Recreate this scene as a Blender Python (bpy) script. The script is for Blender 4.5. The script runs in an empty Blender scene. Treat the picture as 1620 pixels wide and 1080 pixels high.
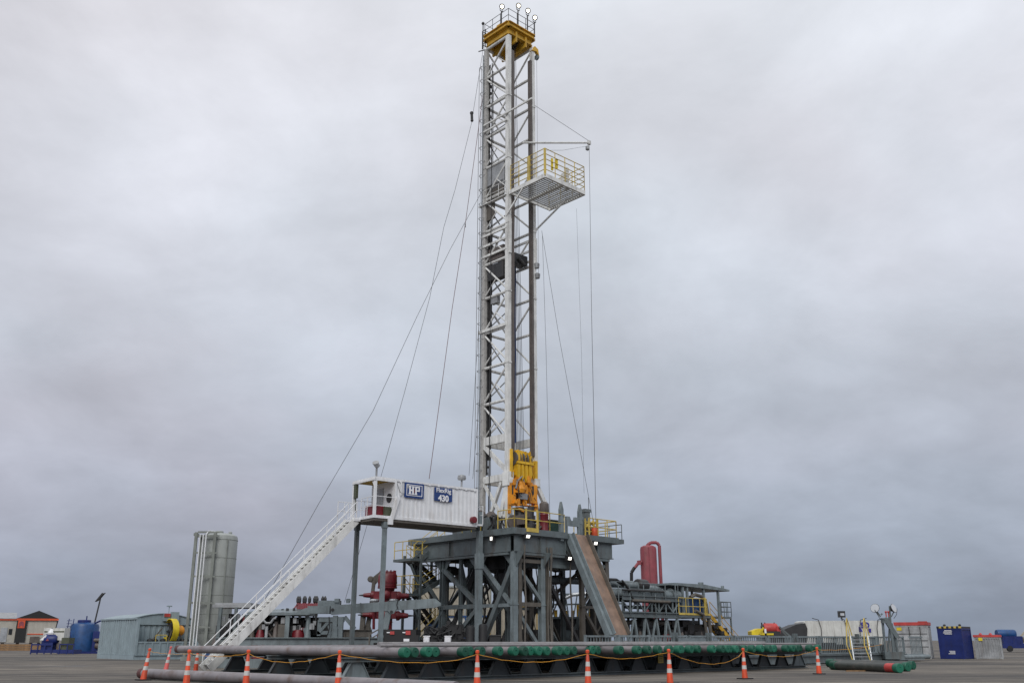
import bpy, math, random
from mathutils import Vector, Matrix
random.seed(7)
sc = bpy.context.scene
COL = sc.collection
# ------------------------------------------------------------------ camera
F_PX, HZ, EYE = 1500.0, 1012.0, 1.5
PITCH = math.atan((HZ-540)/F_PX); CP, SP = math.cos(PITCH), math.sin(PITCH)
cam = bpy.data.cameras.new('camera'); camo = bpy.data.objects.new('camera', cam); COL.objects.link(camo)
cam.sensor_width = 36.0; cam.lens = F_PX/1620*36; cam.clip_start = 0.1; cam.clip_end = 6000
camo.location = (0, 0, EYE); camo.rotation_euler = (math.pi/2+PITCH, 0, 0)
sc.camera = camo
sc.view_settings.view_transform = 'Standard'; sc.view_settings.look = 'None'
sc.view_settings.gamma = 1.0; sc.view_settings.exposure = 0.0
# ------------------------------------------------------------------ world: overcast sky
SUN_EL, SUN_AZ = math.radians(38), math.radians(188)
w = bpy.data.worlds.new('World'); sc.world = w; w.use_nodes = True
nt = w.node_tree; N = nt.nodes; L = nt.links; N.clear()
def nd(t, **k):
    n = N.new(t)
    for a, b in k.items(): setattr(n, a, b)
    return n
def ramp(n, stops):
    r = n.color_ramp
    while len(r.elements) > 1: r.elements.remove(r.elements[-1])
    r.elements[0].position = stops[0][0]; r.elements[0].color = (*stops[0][1], 1)
    for p, c in stops[1:]:
        e = r.elements.new(p); e.color = (*c, 1)
out = nd('ShaderNodeOutputWorld'); bg = nd('ShaderNodeBackground'); bg.inputs['Strength'].default_value = 0.1
sky = nd('ShaderNodeTexSky', sky_type='NISHITA'); sky.sun_disc = False; sky.sun_elevation = SUN_EL; sky.sun_rotation = SUN_AZ
sky.air_density = 1.5; sky.dust_density = 3.0
tc = nd('ShaderNodeTexCoord'); sep = nd('ShaderNodeSeparateXYZ'); L.new(tc.outputs['Generated'], sep.inputs[0])
# elevation gradient of the cloud deck (x10 because strength is 0.1)
g = nd('ShaderNodeValToRGB'); L.new(sep.outputs['Z'], g.inputs[0])
ramp(g, [(0.0, (.285,.325,.405)), (.07, (.345,.38,.46)), (.16, (.465,.49,.57)), (.28, (.605,.63,.70)), (.42, (.71,.73,.79)), (.6, (.77,.79,.835)), (1.0, (1.0,1.0,1.0))])
# project the direction on a flat cloud layer
mx = nd('ShaderNodeMath', operation='ADD'); mx.inputs[1].default_value = 0.34; L.new(sep.outputs['Z'], mx.inputs[0])
dx = nd('ShaderNodeMath', operation='DIVIDE'); L.new(sep.outputs['X'], dx.inputs[0]); L.new(mx.outputs[0], dx.inputs[1])
dy = nd('ShaderNodeMath', operation='DIVIDE'); L.new(sep.outputs['Y'], dy.inputs[0]); L.new(mx.outputs[0], dy.inputs[1])
cmb = nd('ShaderNodeCombineXYZ'); L.new(dx.outputs[0], cmb.inputs[0]); L.new(dy.outputs[0], cmb.inputs[1])
def noise(scale, detail, rough, dist=0.0, loc=(0,0,0), sc3=(1,1,1)):
    mp = nd('ShaderNodeMapping'); L.new(cmb.outputs[0], mp.inputs['Vector']); mp.inputs['Location'].default_value = loc; mp.inputs['Scale'].default_value = sc3
    n = nd('ShaderNodeTexNoise'); L.new(mp.outputs[0], n.inputs['Vector'])
    n.inputs['Scale'].default_value = scale; n.inputs['Detail'].default_value = detail; n.inputs['Roughness'].default_value = rough; n.inputs['Distortion'].default_value = dist
    return n
n1 = noise(1.7, 8, .56, .3, (3.1, .6, 0)); n2 = noise(5.0, 9, .6, .3, (1.3, 2.2, 0), (1, 1, 1)); n3 = noise(.8, 3, .5, .2, (7, 4.5, 2))
r1 = nd('ShaderNodeMapRange'); L.new(n1.outputs['Fac'], r1.inputs[0]); r1.inputs[1].default_value=.32; r1.inputs[2].default_value=.68; r1.inputs[3].default_value=.84; r1.inputs[4].default_value=1.13
r2 = nd('ShaderNodeMapRange'); L.new(n2.outputs['Fac'], r2.inputs[0]); r2.inputs[1].default_value=.34; r2.inputs[2].default_value=.68; r2.inputs[3].default_value=.945; r2.inputs[4].default_value=1.05
m1 = nd('ShaderNodeMath', operation='MULTIPLY'); L.new(r1.outputs[0], m1.inputs[0]); L.new(r2.outputs[0], m1.inputs[1])
tint = nd('ShaderNodeValToRGB'); L.new(n3.outputs['Fac'], tint.inputs[0])
ramp(tint, [(.38, (.96,1.0,1.02)), (.62, (1.025,.99,1.0))])
vm = nd('ShaderNodeMix', data_type='RGBA', blend_type='MULTIPLY'); vm.inputs['Factor'].default_value = 1
L.new(g.outputs[0], vm.inputs[6]); L.new(tint.outputs[0], vm.inputs[7])
vs = nd('ShaderNodeVectorMath', operation='SCALE'); L.new(vm.outputs[2], vs.inputs[0])
m2 = nd('ShaderNodeMath', operation='MULTIPLY'); L.new(m1.outputs[0], m2.inputs[0]); m2.inputs[1].default_value = 10.0
L.new(m2.outputs[0], vs.inputs['Scale'])
mm = nd('ShaderNodeMix', data_type='RGBA'); mm.inputs['Factor'].default_value = 0.97
L.new(sky.outputs[0], mm.inputs[6]); L.new(vs.outputs[0], mm.inputs[7]); L.new(mm.outputs[2], bg.inputs['Color']); L.new(bg.outputs[0], out.inputs[0])
sl = bpy.data.lights.new('sun', 'SUN'); sl.energy = 1.5; sl.angle = math.radians(35); sl.color = (1.0, .98, .95)
so = bpy.data.objects.new('sun', sl); COL.objects.link(so); so.location = (0, 0, 90)
d = Vector((math.sin(SUN_AZ)*math.cos(SUN_EL), math.cos(SUN_AZ)*math.cos(SUN_EL), math.sin(SUN_EL)))
so.rotation_euler = d.to_track_quat('Z', 'Y').to_euler()

# ------------------------------------------------------------------ materials
def mat(name, col, rough=.55, metal=0.0, var=.25, scale=1.5, dirt=None, damt=.35, bump=.0, emit=0, streak=True, dscale=2.0, rand=0):
    m = bpy.data.materials.new(name); m.use_nodes = True; t = m.node_tree; n = t.nodes; l = t.links
    b = n['Principled BSDF']; b.inputs['Roughness'].default_value = rough; b.inputs['Metallic'].default_value = metal
    if emit:
        b.inputs['Base Color'].default_value = (*col, 1); b.inputs['Emission Color'].default_value = (*col, 1); b.inputs['Emission Strength'].default_value = emit
        return m
    tc = n.new('ShaderNodeTexCoord'); no = n.new('ShaderNodeTexNoise'); no.inputs['Scale'].default_value = scale; no.inputs['Detail'].default_value = 8; no.inputs['Roughness'].default_value = .6
    l.new(tc.outputs['Object'], no.inputs['Vector'])
    r = n.new('ShaderNodeValToRGB'); r.color_ramp.elements[0].position = .35; r.color_ramp.elements[1].position = .68
    r.color_ramp.elements[0].color = (*[c*(1-var) for c in col], 1); r.color_ramp.elements[1].color = (*[min(1, c*(1+var*.6)) for c in col], 1)
    l.new(no.outputs['Fac'], r.inputs[0]); src = r.outputs[0]
    if dirt:
        mp = n.new('ShaderNodeMapping'); l.new(tc.outputs['Object'], mp.inputs[0]); mp.inputs['Scale'].default_value = (1.6, 1.6, .25) if streak else (1, 1, 1)
        n2 = n.new('ShaderNodeTexNoise'); n2.inputs['Scale'].default_value = dscale; n2.inputs['Detail'].default_value = 10; n2.inputs['Roughness'].default_value = .65; l.new(mp.outputs[0], n2.inputs['Vector'])
        mr = n.new('ShaderNodeMapRange'); mr.inputs[1].default_value = .50; mr.inputs[2].default_value = .72; mr.inputs[3].default_value = 0; mr.inputs[4].default_value = damt; l.new(n2.outputs['Fac'], mr.inputs[0])
        mi = n.new('ShaderNodeMix'); mi.data_type = 'RGBA'; l.new(mr.outputs[0], mi.inputs['Factor']); l.new(src, mi.inputs[6]); mi.inputs[7].default_value = (*dirt, 1); src = mi.outputs[2]
    if rand:
        oi = n.new('ShaderNodeObjectInfo'); mq = n.new('ShaderNodeMapRange'); mq.inputs[3].default_value = 1-rand; mq.inputs[4].default_value = 1+rand; l.new(oi.outputs['Random'], mq.inputs[0])
        sq = n.new('ShaderNodeVectorMath'); sq.operation = 'SCALE'; l.new(src, sq.inputs[0]); l.new(mq.outputs[0], sq.inputs['Scale']); src = sq.outputs[0]
    l.new(src, b.inputs['Base Color'])
    rr = n.new('ShaderNodeMapRange'); rr.inputs[3].default_value = max(0, rough-.12); rr.inputs[4].default_value = min(1, rough+.15); l.new(no.outputs['Fac'], rr.inputs[0]); l.new(rr.outputs[0], b.inputs['Roughness'])
    if bump:
        bp = n.new('ShaderNodeBump'); bp.inputs['Strength'].default_value = bump; bp.inputs['Distance'].default_value = .02; l.new(no.outputs['Fac'], bp.inputs['Height']); l.new(bp.outputs[0], b.inputs['Normal'])
    return m
RUSTC = (.10, .05, .03); GRIME = (.05, .045, .04)
WHITE = mat('mast_white', (.72,.72,.70), .5, var=.15, dirt=(.09,.08,.07), damt=.5)
MOTT = mat('mottled_white', (.50,.49,.47), .5, var=.3, scale=3, dirt=(.06,.055,.05), damt=.6, streak=False, dscale=3)
CABW = mat('cabin_white', (.74,.75,.77), .45, var=.07, dirt=(.34,.26,.18), damt=.35, dscale=2.6)
GREY = mat('rig_grey', (.122,.148,.155), .5, dirt=(.075,.055,.042), damt=.7, dscale=1.3)
GREYL = mat('rig_grey_light', (.185,.222,.235), .5, dirt=GRIME, damt=.55)
BROWN = mat('greasy_brown_steel', (.12,.10,.09), .5, dirt=(.02,.018,.016), damt=.6)
TAUPE = mat('muddy_steel', (.115,.103,.088), .6, dirt=(.05,.035,.025), damt=.6)
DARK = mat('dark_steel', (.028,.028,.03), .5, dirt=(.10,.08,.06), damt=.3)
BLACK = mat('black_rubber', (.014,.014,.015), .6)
YEL = mat('crown_yellow', (.62,.36,.03), .5, dirt=(.12,.07,.02), damt=.5)
BLOCKY = mat('block_yellow', (.78,.46,.02), .45, dirt=(.16,.09,.02), damt=.6)
ORG = mat('drive_orange', (.80,.31,.015), .45, dirt=(.10,.05,.02), damt=.6)
RAILY = mat('rail_yellow', (.58,.43,.09), .5, dirt=GRIME, damt=.35)
YELF = mat('machine_yellow', (.72,.55,.02), .45, dirt=GRIME, damt=.3)
RED = mat('bop_red', (.16,.011,.018), .4, dirt=(.05,.01,.01), damt=.5)
ROSE = mat('faded_red', (.27,.055,.07), .6, dirt=(.22,.12,.11), damt=.6)
REDB = mat('trim_red', (.50,.055,.05), .5, dirt=GRIME, damt=.3)
TROUGH = mat('rusty_trough', (.25,.165,.12), .6, var=.35, dirt=(.12,.10,.09), damt=.6)
PIPE = mat('casing_grey', (.205,.188,.195), .42, metal=.3, var=.2, dirt=(.10,.055,.035), damt=.7, streak=False, rand=.3)
PIPED = mat('dark_pipe', (.045,.05,.045), .5, dirt=(.14,.11,.09), damt=.4, streak=False)
GREEN = mat('cap_green', (.008,.10,.06), .5, var=.3, rand=.45)
BLUE = mat('tank_blue', (.012,.065,.20), .4, dirt=(.02,.03,.06), damt=.4)
NAVY = mat('container_navy', (.006,.018,.13), .45, dirt=(.02,.02,.05), damt=.3)
SIGNB = mat('sign_blue', (.012,.045,.18), .4, var=.08)
SIGNW = mat('sign_white', (.8,.8,.82), .4, var=.04)
SILO = mat('silo_grey', (.33,.35,.335), .5, var=.08, dirt=(.18,.19,.17), damt=.35)
SILOF = mat('silo_frame', (.20,.215,.195), .5, dirt=GRIME, damt=.3)
LBL = mat('container_bluegrey', (.27,.335,.365), .5, var=.12, dirt=(.14,.16,.17), damt=.45)
CONEO = mat('cone_orange', (.74,.085,.025), .45, var=.2, dirt=(.16,.05,.03), damt=.6, dscale=4, rand=.12)
CONEP = mat('cone_faded_pink', (.72,.14,.13), .55, var=.2)
CONEW = mat('cone_white', (.58,.57,.55), .35, var=.12, dirt=(.2,.16,.13), damt=.5, dscale=4)
ROPE = mat('rope_yellow', (.72,.33,.03), .6, var=.2)
ALU = mat('aluminium', (.45,.47,.49), .35, metal=.5, var=.15)
GALV = mat('galvanised', (.34,.35,.36), .45, metal=.3, var=.25, dirt=(.16,.13,.11), damt=.5)
CONT = mat('scuffed_grey_container', (.36,.37,.38), .55, var=.3, dirt=(.10,.09,.09), damt=.6, streak=False, dscale=1.1)
TANKW = mat('white_tank', (.60,.60,.57), .5, var=.12, dirt=(.25,.22,.18), damt=.5)
BEIGE = mat('beige_wall', (.42,.40,.35), .6, var=.1, dirt=(.2,.18,.15), damt=.3)
TAN = mat('tan_block', (.36,.32,.25), .7, var=.15)
ORNG = mat('trim_orange', (.62,.09,.03), .5, var=.1)
WOOD = mat('timber', (.26,.15,.07), .7, var=.35, dirt=(.09,.05,.03), damt=.5, streak=False)
OLIVE = mat('olive_box', (.07,.08,.05), .6, var=.2)
LAMP = mat('lamp_lit', (1.0,.93,.78), emit=4)
LAMPW = mat('floor_lamp_lit', (1.0,.96,.86), emit=2.5)
LAMPOFF = mat('lamp_glass', (.5,.52,.55), .15, var=.05)
WIRE = mat('wire_rope', (.10,.10,.105), .5, metal=.3)
WIRER = mat('wire_rope_rusty', (.12,.05,.05), .6)
GLASS = mat('dark_glass', (.02,.022,.025), .08)
TRAYG = mat('mustard_lining', (.42,.27,.03), .6, var=.2)
TARP = mat('black_tarpaulin', (.03,.03,.032), .55, var=.3, bump=.4)
HBLUE = mat('hose_blue', (.012,.04,.16), .4)

# ------------------------------------------------------------------ mesh kit
class MB:
    def __init__(s): s.v = []; s.f = []
    def add(s, vs, fs):
        o = len(s.v); s.v += [tuple(p) for p in vs]; s.f += [tuple(i+o for i in f) for f in fs]; return s
    def box(s, x0, x1, y0, y1, z0, z1):
        if x0 > x1: x0, x1 = x1, x0
        if y0 > y1: y0, y1 = y1, y0
        if z0 > z1: z0, z1 = z1, z0
        return s.add([(x0,y0,z0),(x1,y0,z0),(x1,y1,z0),(x0,y1,z0),(x0,y0,z1),(x1,y0,z1),(x1,y1,z1),(x0,y1,z1)],
              [(0,3,2,1),(4,5,6,7),(0,1,5,4),(1,2,6,5),(2,3,7,6),(3,0,4,7)])
    def bar(s, p, q, a=.1, b=None, up=(0,0,1)):
        b = a if b is None else b; p = Vector(p); q = Vector(q); d = (q-p).normalized(); u = Vector(up)
        if abs(d.dot(u)) > .98: u = Vector((0,1,0))
        x = d.cross(u).normalized(); z = x.cross(d).normalized(); x *= a/2; z *= b/2
        return s.add([p-x-z,p+x-z,p+x+z,p-x+z,q-x-z,q+x-z,q+x+z,q-x+z], [(0,3,2,1),(4,5,6,7),(0,1,5,4),(1,2,6,5),(2,3,7,6),(3,0,4,7)])
    def ibeam(s, p, q, a=.3, b=.3, t=.04, up=(0,0,1)):
        p = Vector(p); q = Vector(q); d = (q-p).normalized(); u = Vector(up)
        if abs(d.dot(u)) > .98: u = Vector((0,1,0))
        x = d.cross(u).normalized(); z = x.cross(d).normalized()
        o = z*(b/2-t/2); s.bar(p+o, q+o, a, t, up); s.bar(p-o, q-o, a, t, up); s.bar(p, q, t, b-2*t, up); return s
    def tube(s, p, q, r, n=8, r2=None, cap=True):
        r2 = r if r2 is None else r2; p = Vector(p); q = Vector(q); d = (q-p).normalized()
        u = Vector((0,0,1)) if abs(d.z) < .95 else Vector((1,0,0)); x = d.cross(u).normalized(); y = d.cross(x)
        vs = []
        for c, rr in ((p, r), (q, r2)):
            for i in range(n):
                a = 2*math.pi*i/n; vs.append(c + x*math.cos(a)*rr + y*math.sin(a)*rr)
        fs = [(i, (i+1)%n, n+(i+1)%n, n+i) for i in range(n)]
        if cap: fs += [tuple(range(n-1,-1,-1)), tuple(range(n, 2*n))]
        return s.add(vs, fs)
    def path(s, pts, r, n=8):
        for a, b in zip(pts, pts[1:]): s.tube(a, b, r, n)
        return s
    def lathe(s, c, prof, n=20, axis='z'):
        vs = []; c = Vector(c)
        for r, h in prof:
            for i in range(n):
                a = 2*math.pi*i/n; p = (r*math.cos(a), r*math.sin(a), h)
                if axis == 'x': p = (p[2], p[0], p[1])
                if axis == 'y': p = (p[1], p[2], p[0])
                vs.append(c+Vector(p))
        m = len(prof); fs = []
        for j in range(m-1):
            for i in range(n):
                fs.append((j*n+i, j*n+(i+1)%n, (j+1)*n+(i+1)%n, (j+1)*n+i))
        fs += [tuple(range(n-1,-1,-1)), tuple((m-1)*n+i for i in range(n))]
        return s.add(vs, fs)
    def prism(s, poly, d):      # poly: 3-D points in a plane, d: extrusion vector
        n = len(poly); d = Vector(d); a = [Vector(p) for p in poly]; vs = a+[p+d for p in a]
        return s.add(vs, [tuple(range(n-1,-1,-1)), tuple(range(n,2*n))]+[(i,(i+1)%n,n+(i+1)%n,n+i) for i in range(n)])
    def corr(s, p, q, z0, z1, depth=.05, pitch=.28, t=.01):  # trapezoid corrugated sheet from p to q (xy)
        p = Vector((p[0],p[1],0)); q = Vector((q[0],q[1],0)); d = q-p; Ln = d.length; d.normalize(); nrm = Vector((d.y,-d.x,0))
        k = max(1, round(Ln/pitch)); pt = Ln/k; pts = []
        for i in range(k):
            for f, o in ((0,0),(.30,0),(.42,1),(.82,1),(.94,0)): pts.append(p+d*(i+f)*pt-nrm*depth*o)
        pts.append(q)
        vs = [(a.x,a.y,z0) for a in pts]+[(a.x,a.y,z1) for a in pts]; n = len(pts)
        return s.add(vs, [(i,i+1,n+i+1,n+i) for i in range(n-1)])
    def sphere(s, c, r, n=12, sx=1, sy=1, sz=1):
        c = Vector(c); vs = []; m = n//2; fs = []
        for j in range(1, m):
            for i in range(n):
                a = 2*math.pi*i/n; t = math.pi*j/m
                vs.append(c+Vector((r*sx*math.sin(t)*math.cos(a), r*sy*math.sin(t)*math.sin(a), r*sz*math.cos(t))))
        vs.append(c+Vector((0,0,r*sz))); vs.append(c-Vector((0,0,r*sz))); T = len(vs)-2
        for j in range(m-2):
            for i in range(n): fs.append((j*n+i, (j+1)*n+i, (j+1)*n+(i+1)%n, j*n+(i+1)%n))
        for i in range(n): fs.append((T, i, (i+1)%n)); fs.append((T+1, (m-2)*n+(i+1)%n, (m-2)*n+i))
        return s.add(vs, fs)
def obj(name, mb, m, parent=None, smooth=False, loc=None, rz=0):
    me = bpy.data.meshes.new(name); me.from_pydata(mb.v, [], mb.f); me.materials.append(m); me.validate(); 
    import bmesh
    b = bmesh.new(); b.from_mesh(me); bmesh.ops.recalc_face_normals(b, faces=b.faces[:]); b.to_mesh(me); b.free()
    if smooth:
        me.polygons.foreach_set('use_smooth', [len(p.vertices) <= 4 for p in me.polygons])
        me.set_sharp_from_angle(angle=math.radians(42))
    o = bpy.data.objects.new(name, me); COL.objects.link(o)
    if parent: o.parent = parent
    if loc: o.location = loc
    o.rotation_euler[2] = math.radians(rz)
    return o
def tag(o, label, cat, group=None):
    o['label'] = label; o['category'] = cat
    if group: o['group'] = group
    return o
def thing(name, label, cat, loc=(0,0,0), rz=0, group=None):
    o = bpy.data.objects.new(name, None); COL.objects.link(o); o.location = loc; o.rotation_euler = (0,0,math.radians(rz)); o.empty_display_size = .3
    return tag(o, label, cat, group)
def struct(name, mb, m):
    o = obj(name, mb, m); o['kind'] = 'structure'; return o
def dup(root, loc, rz=None, label=None, cat=None, group=None):
    r = root.copy(); COL.objects.link(r); r.location = loc
    if rz is not None: r.rotation_euler = (0,0,math.radians(rz))
    if label: r['label'] = label
    if group: r['group'] = group
    for ch in list(root.children):
        c = ch.copy(); COL.objects.link(c); c.parent = r
        for gch in list(ch.children):
            e = gch.copy(); COL.objects.link(e); e.parent = c
    return r
def text(name, s, size, m, parent, loc, rot, ext=.012, bold=.0):
    cu = bpy.data.curves.new(name, 'FONT'); cu.body = s; cu.size = size; cu.extrude = ext; cu.offset = bold; cu.align_x = 'CENTER'; cu.align_y = 'CENTER'
    t = bpy.data.objects.new(name, cu); COL.objects.link(t); dg = bpy.context.evaluated_depsgraph_get()
    me = bpy.data.meshes.new_from_object(t.evaluated_get(dg)); bpy.data.objects.remove(t)
    me.materials.clear(); me.materials.append(m)
    o = bpy.data.objects.new(name, me); COL.objects.link(o); o.parent = parent; o.location = loc; o.rotation_euler = rot; return o
# measurement helpers: photograph pixel -> a vertical plane of a plan frame (ox, oy, yaw)
def ray(u, v):
    a = (540-v)/F_PX; return Vector(((u-810)/F_PX, CP-a*SP, SP+a*CP))
def loc_of(fr, p):
    c, s = math.cos(math.radians(fr[2])), math.sin(math.radians(fr[2])); x, y = p[0]-fr[0], p[1]-fr[1]
    return (x*c+y*s, -x*s+y*c, p[2])
def wor(fr, p):
    c, s = math.cos(math.radians(fr[2])), math.sin(math.radians(fr[2])); return Vector((fr[0]+p[0]*c-p[1]*s, fr[1]+p[0]*s+p[1]*c, p[2]))
def py(fr, u, v, y):    # hit plane local y
    r = ray(u, v); o = loc_of(fr, (0,0,EYE)); d = Vector(loc_of(fr, (r.x+fr[0], r.y+fr[1], r.z)))
    t = (y-o[1])/d.y; return Vector((o[0]+d.x*t, y, EYE+d.z*t))
def px(fr, u, v, x):    # hit plane local x
    r = ray(u, v); o = loc_of(fr, (0,0,EYE)); d = Vector(loc_of(fr, (r.x+fr[0], r.y+fr[1], r.z)))
    t = (x-o[0])/d.x; return Vector((x, o[1]+d.y*t, EYE+d.z*t))
def gz(u, v, z=0):      # hit horizontal plane
    r = ray(u, v); t = (z-EYE)/r.z; return Vector((r.x*t, r.y*t, z))
G0 = (0, 0, 0)
def at(u, v, Y): return py(G0, u, v, Y)
def rail(m, pts, h=1.07, nr=2, sp=1.5, r=.025, close=False, n=5):
    pts = [Vector(p) for p in pts]
    if close: pts.append(pts[0])
    for a, b in zip(pts, pts[1:]):
        for k in range(1, nr+1):
            o = Vector((0,0,h*k/nr)); m.tube(a+o, b+o, r, n)
        k = max(1, round((b-a).length/sp))
        for i in range(k+1):
            p = a.lerp(b, i/k); m.tube(p, p+Vector((0,0,h)), r, n)
    return m
def stair(t, p, q, wd, side, ms, mr, step=.22, name_rail='handrail', rh=1.0, sh=.28):
    """p bottom, q top (centre line), wd width, side = unit horizontal vector across"""
    p = Vector(p); q = Vector(q); s = Vector(side)*wd/2
    m = MB(); m.bar(p-s, q-s, .06, sh, up=(0,0,1)); obj('stringer', m, ms, t)
    m = MB(); m.bar(p+s, q+s, .06, sh, up=(0,0,1)); obj('stringer', m, ms, t)
    n = max(2, int(abs(q.z-p.z)/step)); d = (q-p); d.z = 0; d.normalize(); m = MB()
    for i in range(1, n):
        c = p.lerp(q, i/n); m.bar(c-s*.96, c+s*.96, .24, .04)
    obj('tread', m, ms, t)
    for sg in (-1, 1):
        m = MB(); o = s*sg; a = p+o; b = q+o
        for hh in (rh*.55, rh): m.tube(a+Vector((0,0,hh)), b+Vector((0,0,hh)), .024, 5)
        k = max(1, round((b-a).length/1.9))
        for i in range(k+1):
            c = a.lerp(b, i/k); m.tube(c, c+Vector((0,0,rh)), .024, 5)
        obj(name_rail, m, mr, t)
RZ = 43.0
RIG = (0.11, 57.8, RZ)

# ------------------------------------------------------------------ ground
gm = bpy.data.materials.new('yard_ground'); gm.use_nodes = True; t = gm.node_tree; n = t.nodes; l = t.links; b = n['Principled BSDF']; b.inputs['Roughness'].default_value = .9
tcn = n.new('ShaderNodeTexCoord')
def gn(scale, det, rough, s3=(1,1,1), rot=0):
    mp = n.new('ShaderNodeMapping'); l.new(tcn.outputs['Object'], mp.inputs[0]); mp.inputs['Scale'].default_value = s3; mp.inputs['Rotation'].default_value = (0,0,rot)
    q = n.new('ShaderNodeTexNoise'); q.inputs['Scale'].default_value = scale; q.inputs['Detail'].default_value = det; q.inputs['Roughness'].default_value = rough; l.new(mp.outputs[0], q.inputs['Vector']); return q
a1 = gn(.05, 8, .6, (1, 2.5, 1), .2); a2 = gn(.35, 10, .7, (1, 3, 1), -.1); a3 = gn(9, 4, .6)
ra = n.new('ShaderNodeValToRGB'); ra.color_ramp.elements[0].position = .36; ra.color_ramp.elements[0].color = (.058,.052,.047,1); ra.color_ramp.elements[1].position = .66; ra.color_ramp.elements[1].color = (.195,.168,.138,1); l.new(a1.outputs['Fac'], ra.inputs[0])
rb = n.new('ShaderNodeMapRange'); rb.inputs[1].default_value = .3; rb.inputs[2].default_value = .7; rb.inputs[3].default_value = .45; rb.inputs[4].default_value = 1.65; l.new(a2.outputs['Fac'], rb.inputs[0])
rc = n.new('ShaderNodeMapRange'); rc.inputs[1].default_value = .3; rc.inputs[2].default_value = .7; rc.inputs[3].default_value = .8; rc.inputs[4].default_value = 1.15; l.new(a3.outputs['Fac'], rc.inputs[0])
mu = n.new('ShaderNodeMath'); mu.operation = 'MULTIPLY'; l.new(rb.outputs[0], mu.inputs[0]); l.new(rc.outputs[0], mu.inputs[1])
sv = n.new('ShaderNodeVectorMath'); sv.operation = 'SCALE'; l.new(ra.outputs[0], sv.inputs[0]); l.new(mu.outputs[0], sv.inputs['Scale']); l.new(sv.outputs[0], b.inputs['Base Color'])
wv = n.new('ShaderNodeTexWave'); mpw = n.new('ShaderNodeMapping'); l.new(tcn.outputs['Object'], mpw.inputs[0]); mpw.inputs['Rotation'].default_value = (0,0,.35); wv.wave_type = 'BANDS'; wv.bands_direction = 'Y'; wv.inputs['Scale'].default_value = .16; wv.inputs['Distortion'].default_value = 5; wv.inputs['Detail'].default_value = 3; wv.inputs['Detail Scale'].default_value = .4; l.new(mpw.outputs[0], wv.inputs['Vector'])
tr1 = n.new('ShaderNodeMapRange'); tr1.inputs[1].default_value = .86; tr1.inputs[2].default_value = .95; tr1.inputs[3].default_value = 0; tr1.inputs[4].default_value = .7; l.new(wv.outputs['Fac'], tr1.inputs[0])
st1 = gn(.13, 7, .65, (1,1.1,1), .7); tr2 = n.new('ShaderNodeMapRange'); tr2.inputs[1].default_value = .60; tr2.inputs[2].default_value = .68; tr2.inputs[3].default_value = 0; tr2.inputs[4].default_value = .85; l.new(st1.outputs['Fac'], tr2.inputs[0])
mxx = n.new('ShaderNodeMath'); mxx.operation = 'MAXIMUM'; l.new(tr1.outputs[0], mxx.inputs[0]); l.new(tr2.outputs[0], mxx.inputs[1])
mg = n.new('ShaderNodeMix'); mg.data_type = 'RGBA'; l.new(mxx.outputs[0], mg.inputs['Factor']); l.new(sv.outputs[0], mg.inputs[6]); mg.inputs[7].default_value = (.030,.027,.025,1); l.new(mg.outputs[2], b.inputs['Base Color'])
rgh = n.new('ShaderNodeMapRange'); rgh.inputs[3].default_value = .92; rgh.inputs[4].default_value = .45; l.new(tr2.outputs[0], rgh.inputs[0]); l.new(rgh.outputs[0], b.inputs['Roughness'])
bp = n.new('ShaderNodeBump'); bp.inputs['Strength'].default_value = .5; bp.inputs['Distance'].default_value = .03; l.new(a3.outputs['Fac'], bp.inputs['Height']); l.new(bp.outputs[0], b.inputs['Normal'])
m = MB(); m.add([(-2500,-300,0),(2500,-300,0),(2500,4500,0),(-2500,4500,0)], [(0,1,2,3)]); struct('ground', m, gm)

# ------------------------------------------------------------------ substructure and rig floor
FZ = 8.0
sub = thing('rig_substructure', 'grey steel substructure carrying the raised drill floor under the mast', 'rig substructure', (RIG[0], RIG[1], 0), RZ)
m = MB(); m.box(0, 4.7, 0, 10.5, 7.62, FZ); m.box(4.7, 6.7, 1.0, 10.5, 7.62, FZ); m.box(6.7, 9.6, 0, 10.5, 7.62, FZ); obj('floor_deck', m, GREY, sub)
m = MB(); m.ibeam((.3,.3,7.1), (9.2,.3,7.1), .3, 1.0, .05); m.ibeam((.3,.6,7.1), (.3,10.2,7.1), .3, 1.0, .05); m.ibeam((9.0,.6,7.1), (9.0,10.2,7.1), .3, 1.0, .05); m.ibeam((.6,10.0,7.1), (8.8,10.0,7.1), .3, 1.0, .05)
for x in (2.4, 4.6, 6.8): m.ibeam((x,.6,7.2), (x,9.9,7.2), .25, .8, .04)
for y in (3.0, 5.5, 8.0): m.ibeam((.5,y,7.2), (8.8,y,7.2), .25, .7, .04)
m.bar((.3,.7,6.5),(.3,10.1,6.5),.28,.14); m.bar((.7,.3,6.5),(8.8,.3,6.5),.28,.14)
for y in (3.1,6.3): m.box(.13, .28, y, y+.03, 6.66, 7.58)
for x in (2.4,4.6,7.6): m.box(x, x+.03, .13, .28, 6.66, 7.58)
obj('girder', m, GREY, sub)
m = MB(); m.box(2.7, 6.6, .45, 2.4, 5.85, 6.58); obj('setback_box', m, GREY, sub)
m = MB(); m.lathe((3.4,4.2,0), [(.5,4.6),(.9,4.8),(.9,5.6),(1.5,5.8),(1.5,6.9)], 24); obj('rotary_housing', m, DARK, sub, True)
cols = {'a':(.45,.45), 'b':(2.75,.45), 'c':(6.35,.45), 'd':(8.7,.45), 'e':(.45,3.7), 'f':(.45,7.2), 'g':(.45,9.9), 'h':(8.7,4.4), 'i':(8.7,9.0), 'j':(4.3,9.0), 'k':(4.4,3.2), 'l':(2.2,6.0), 'n':(6.4,5.5), 'o':(2.3,3.0), 'p':(6.6,8.6), 'q':(.45,5.4)}
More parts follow.
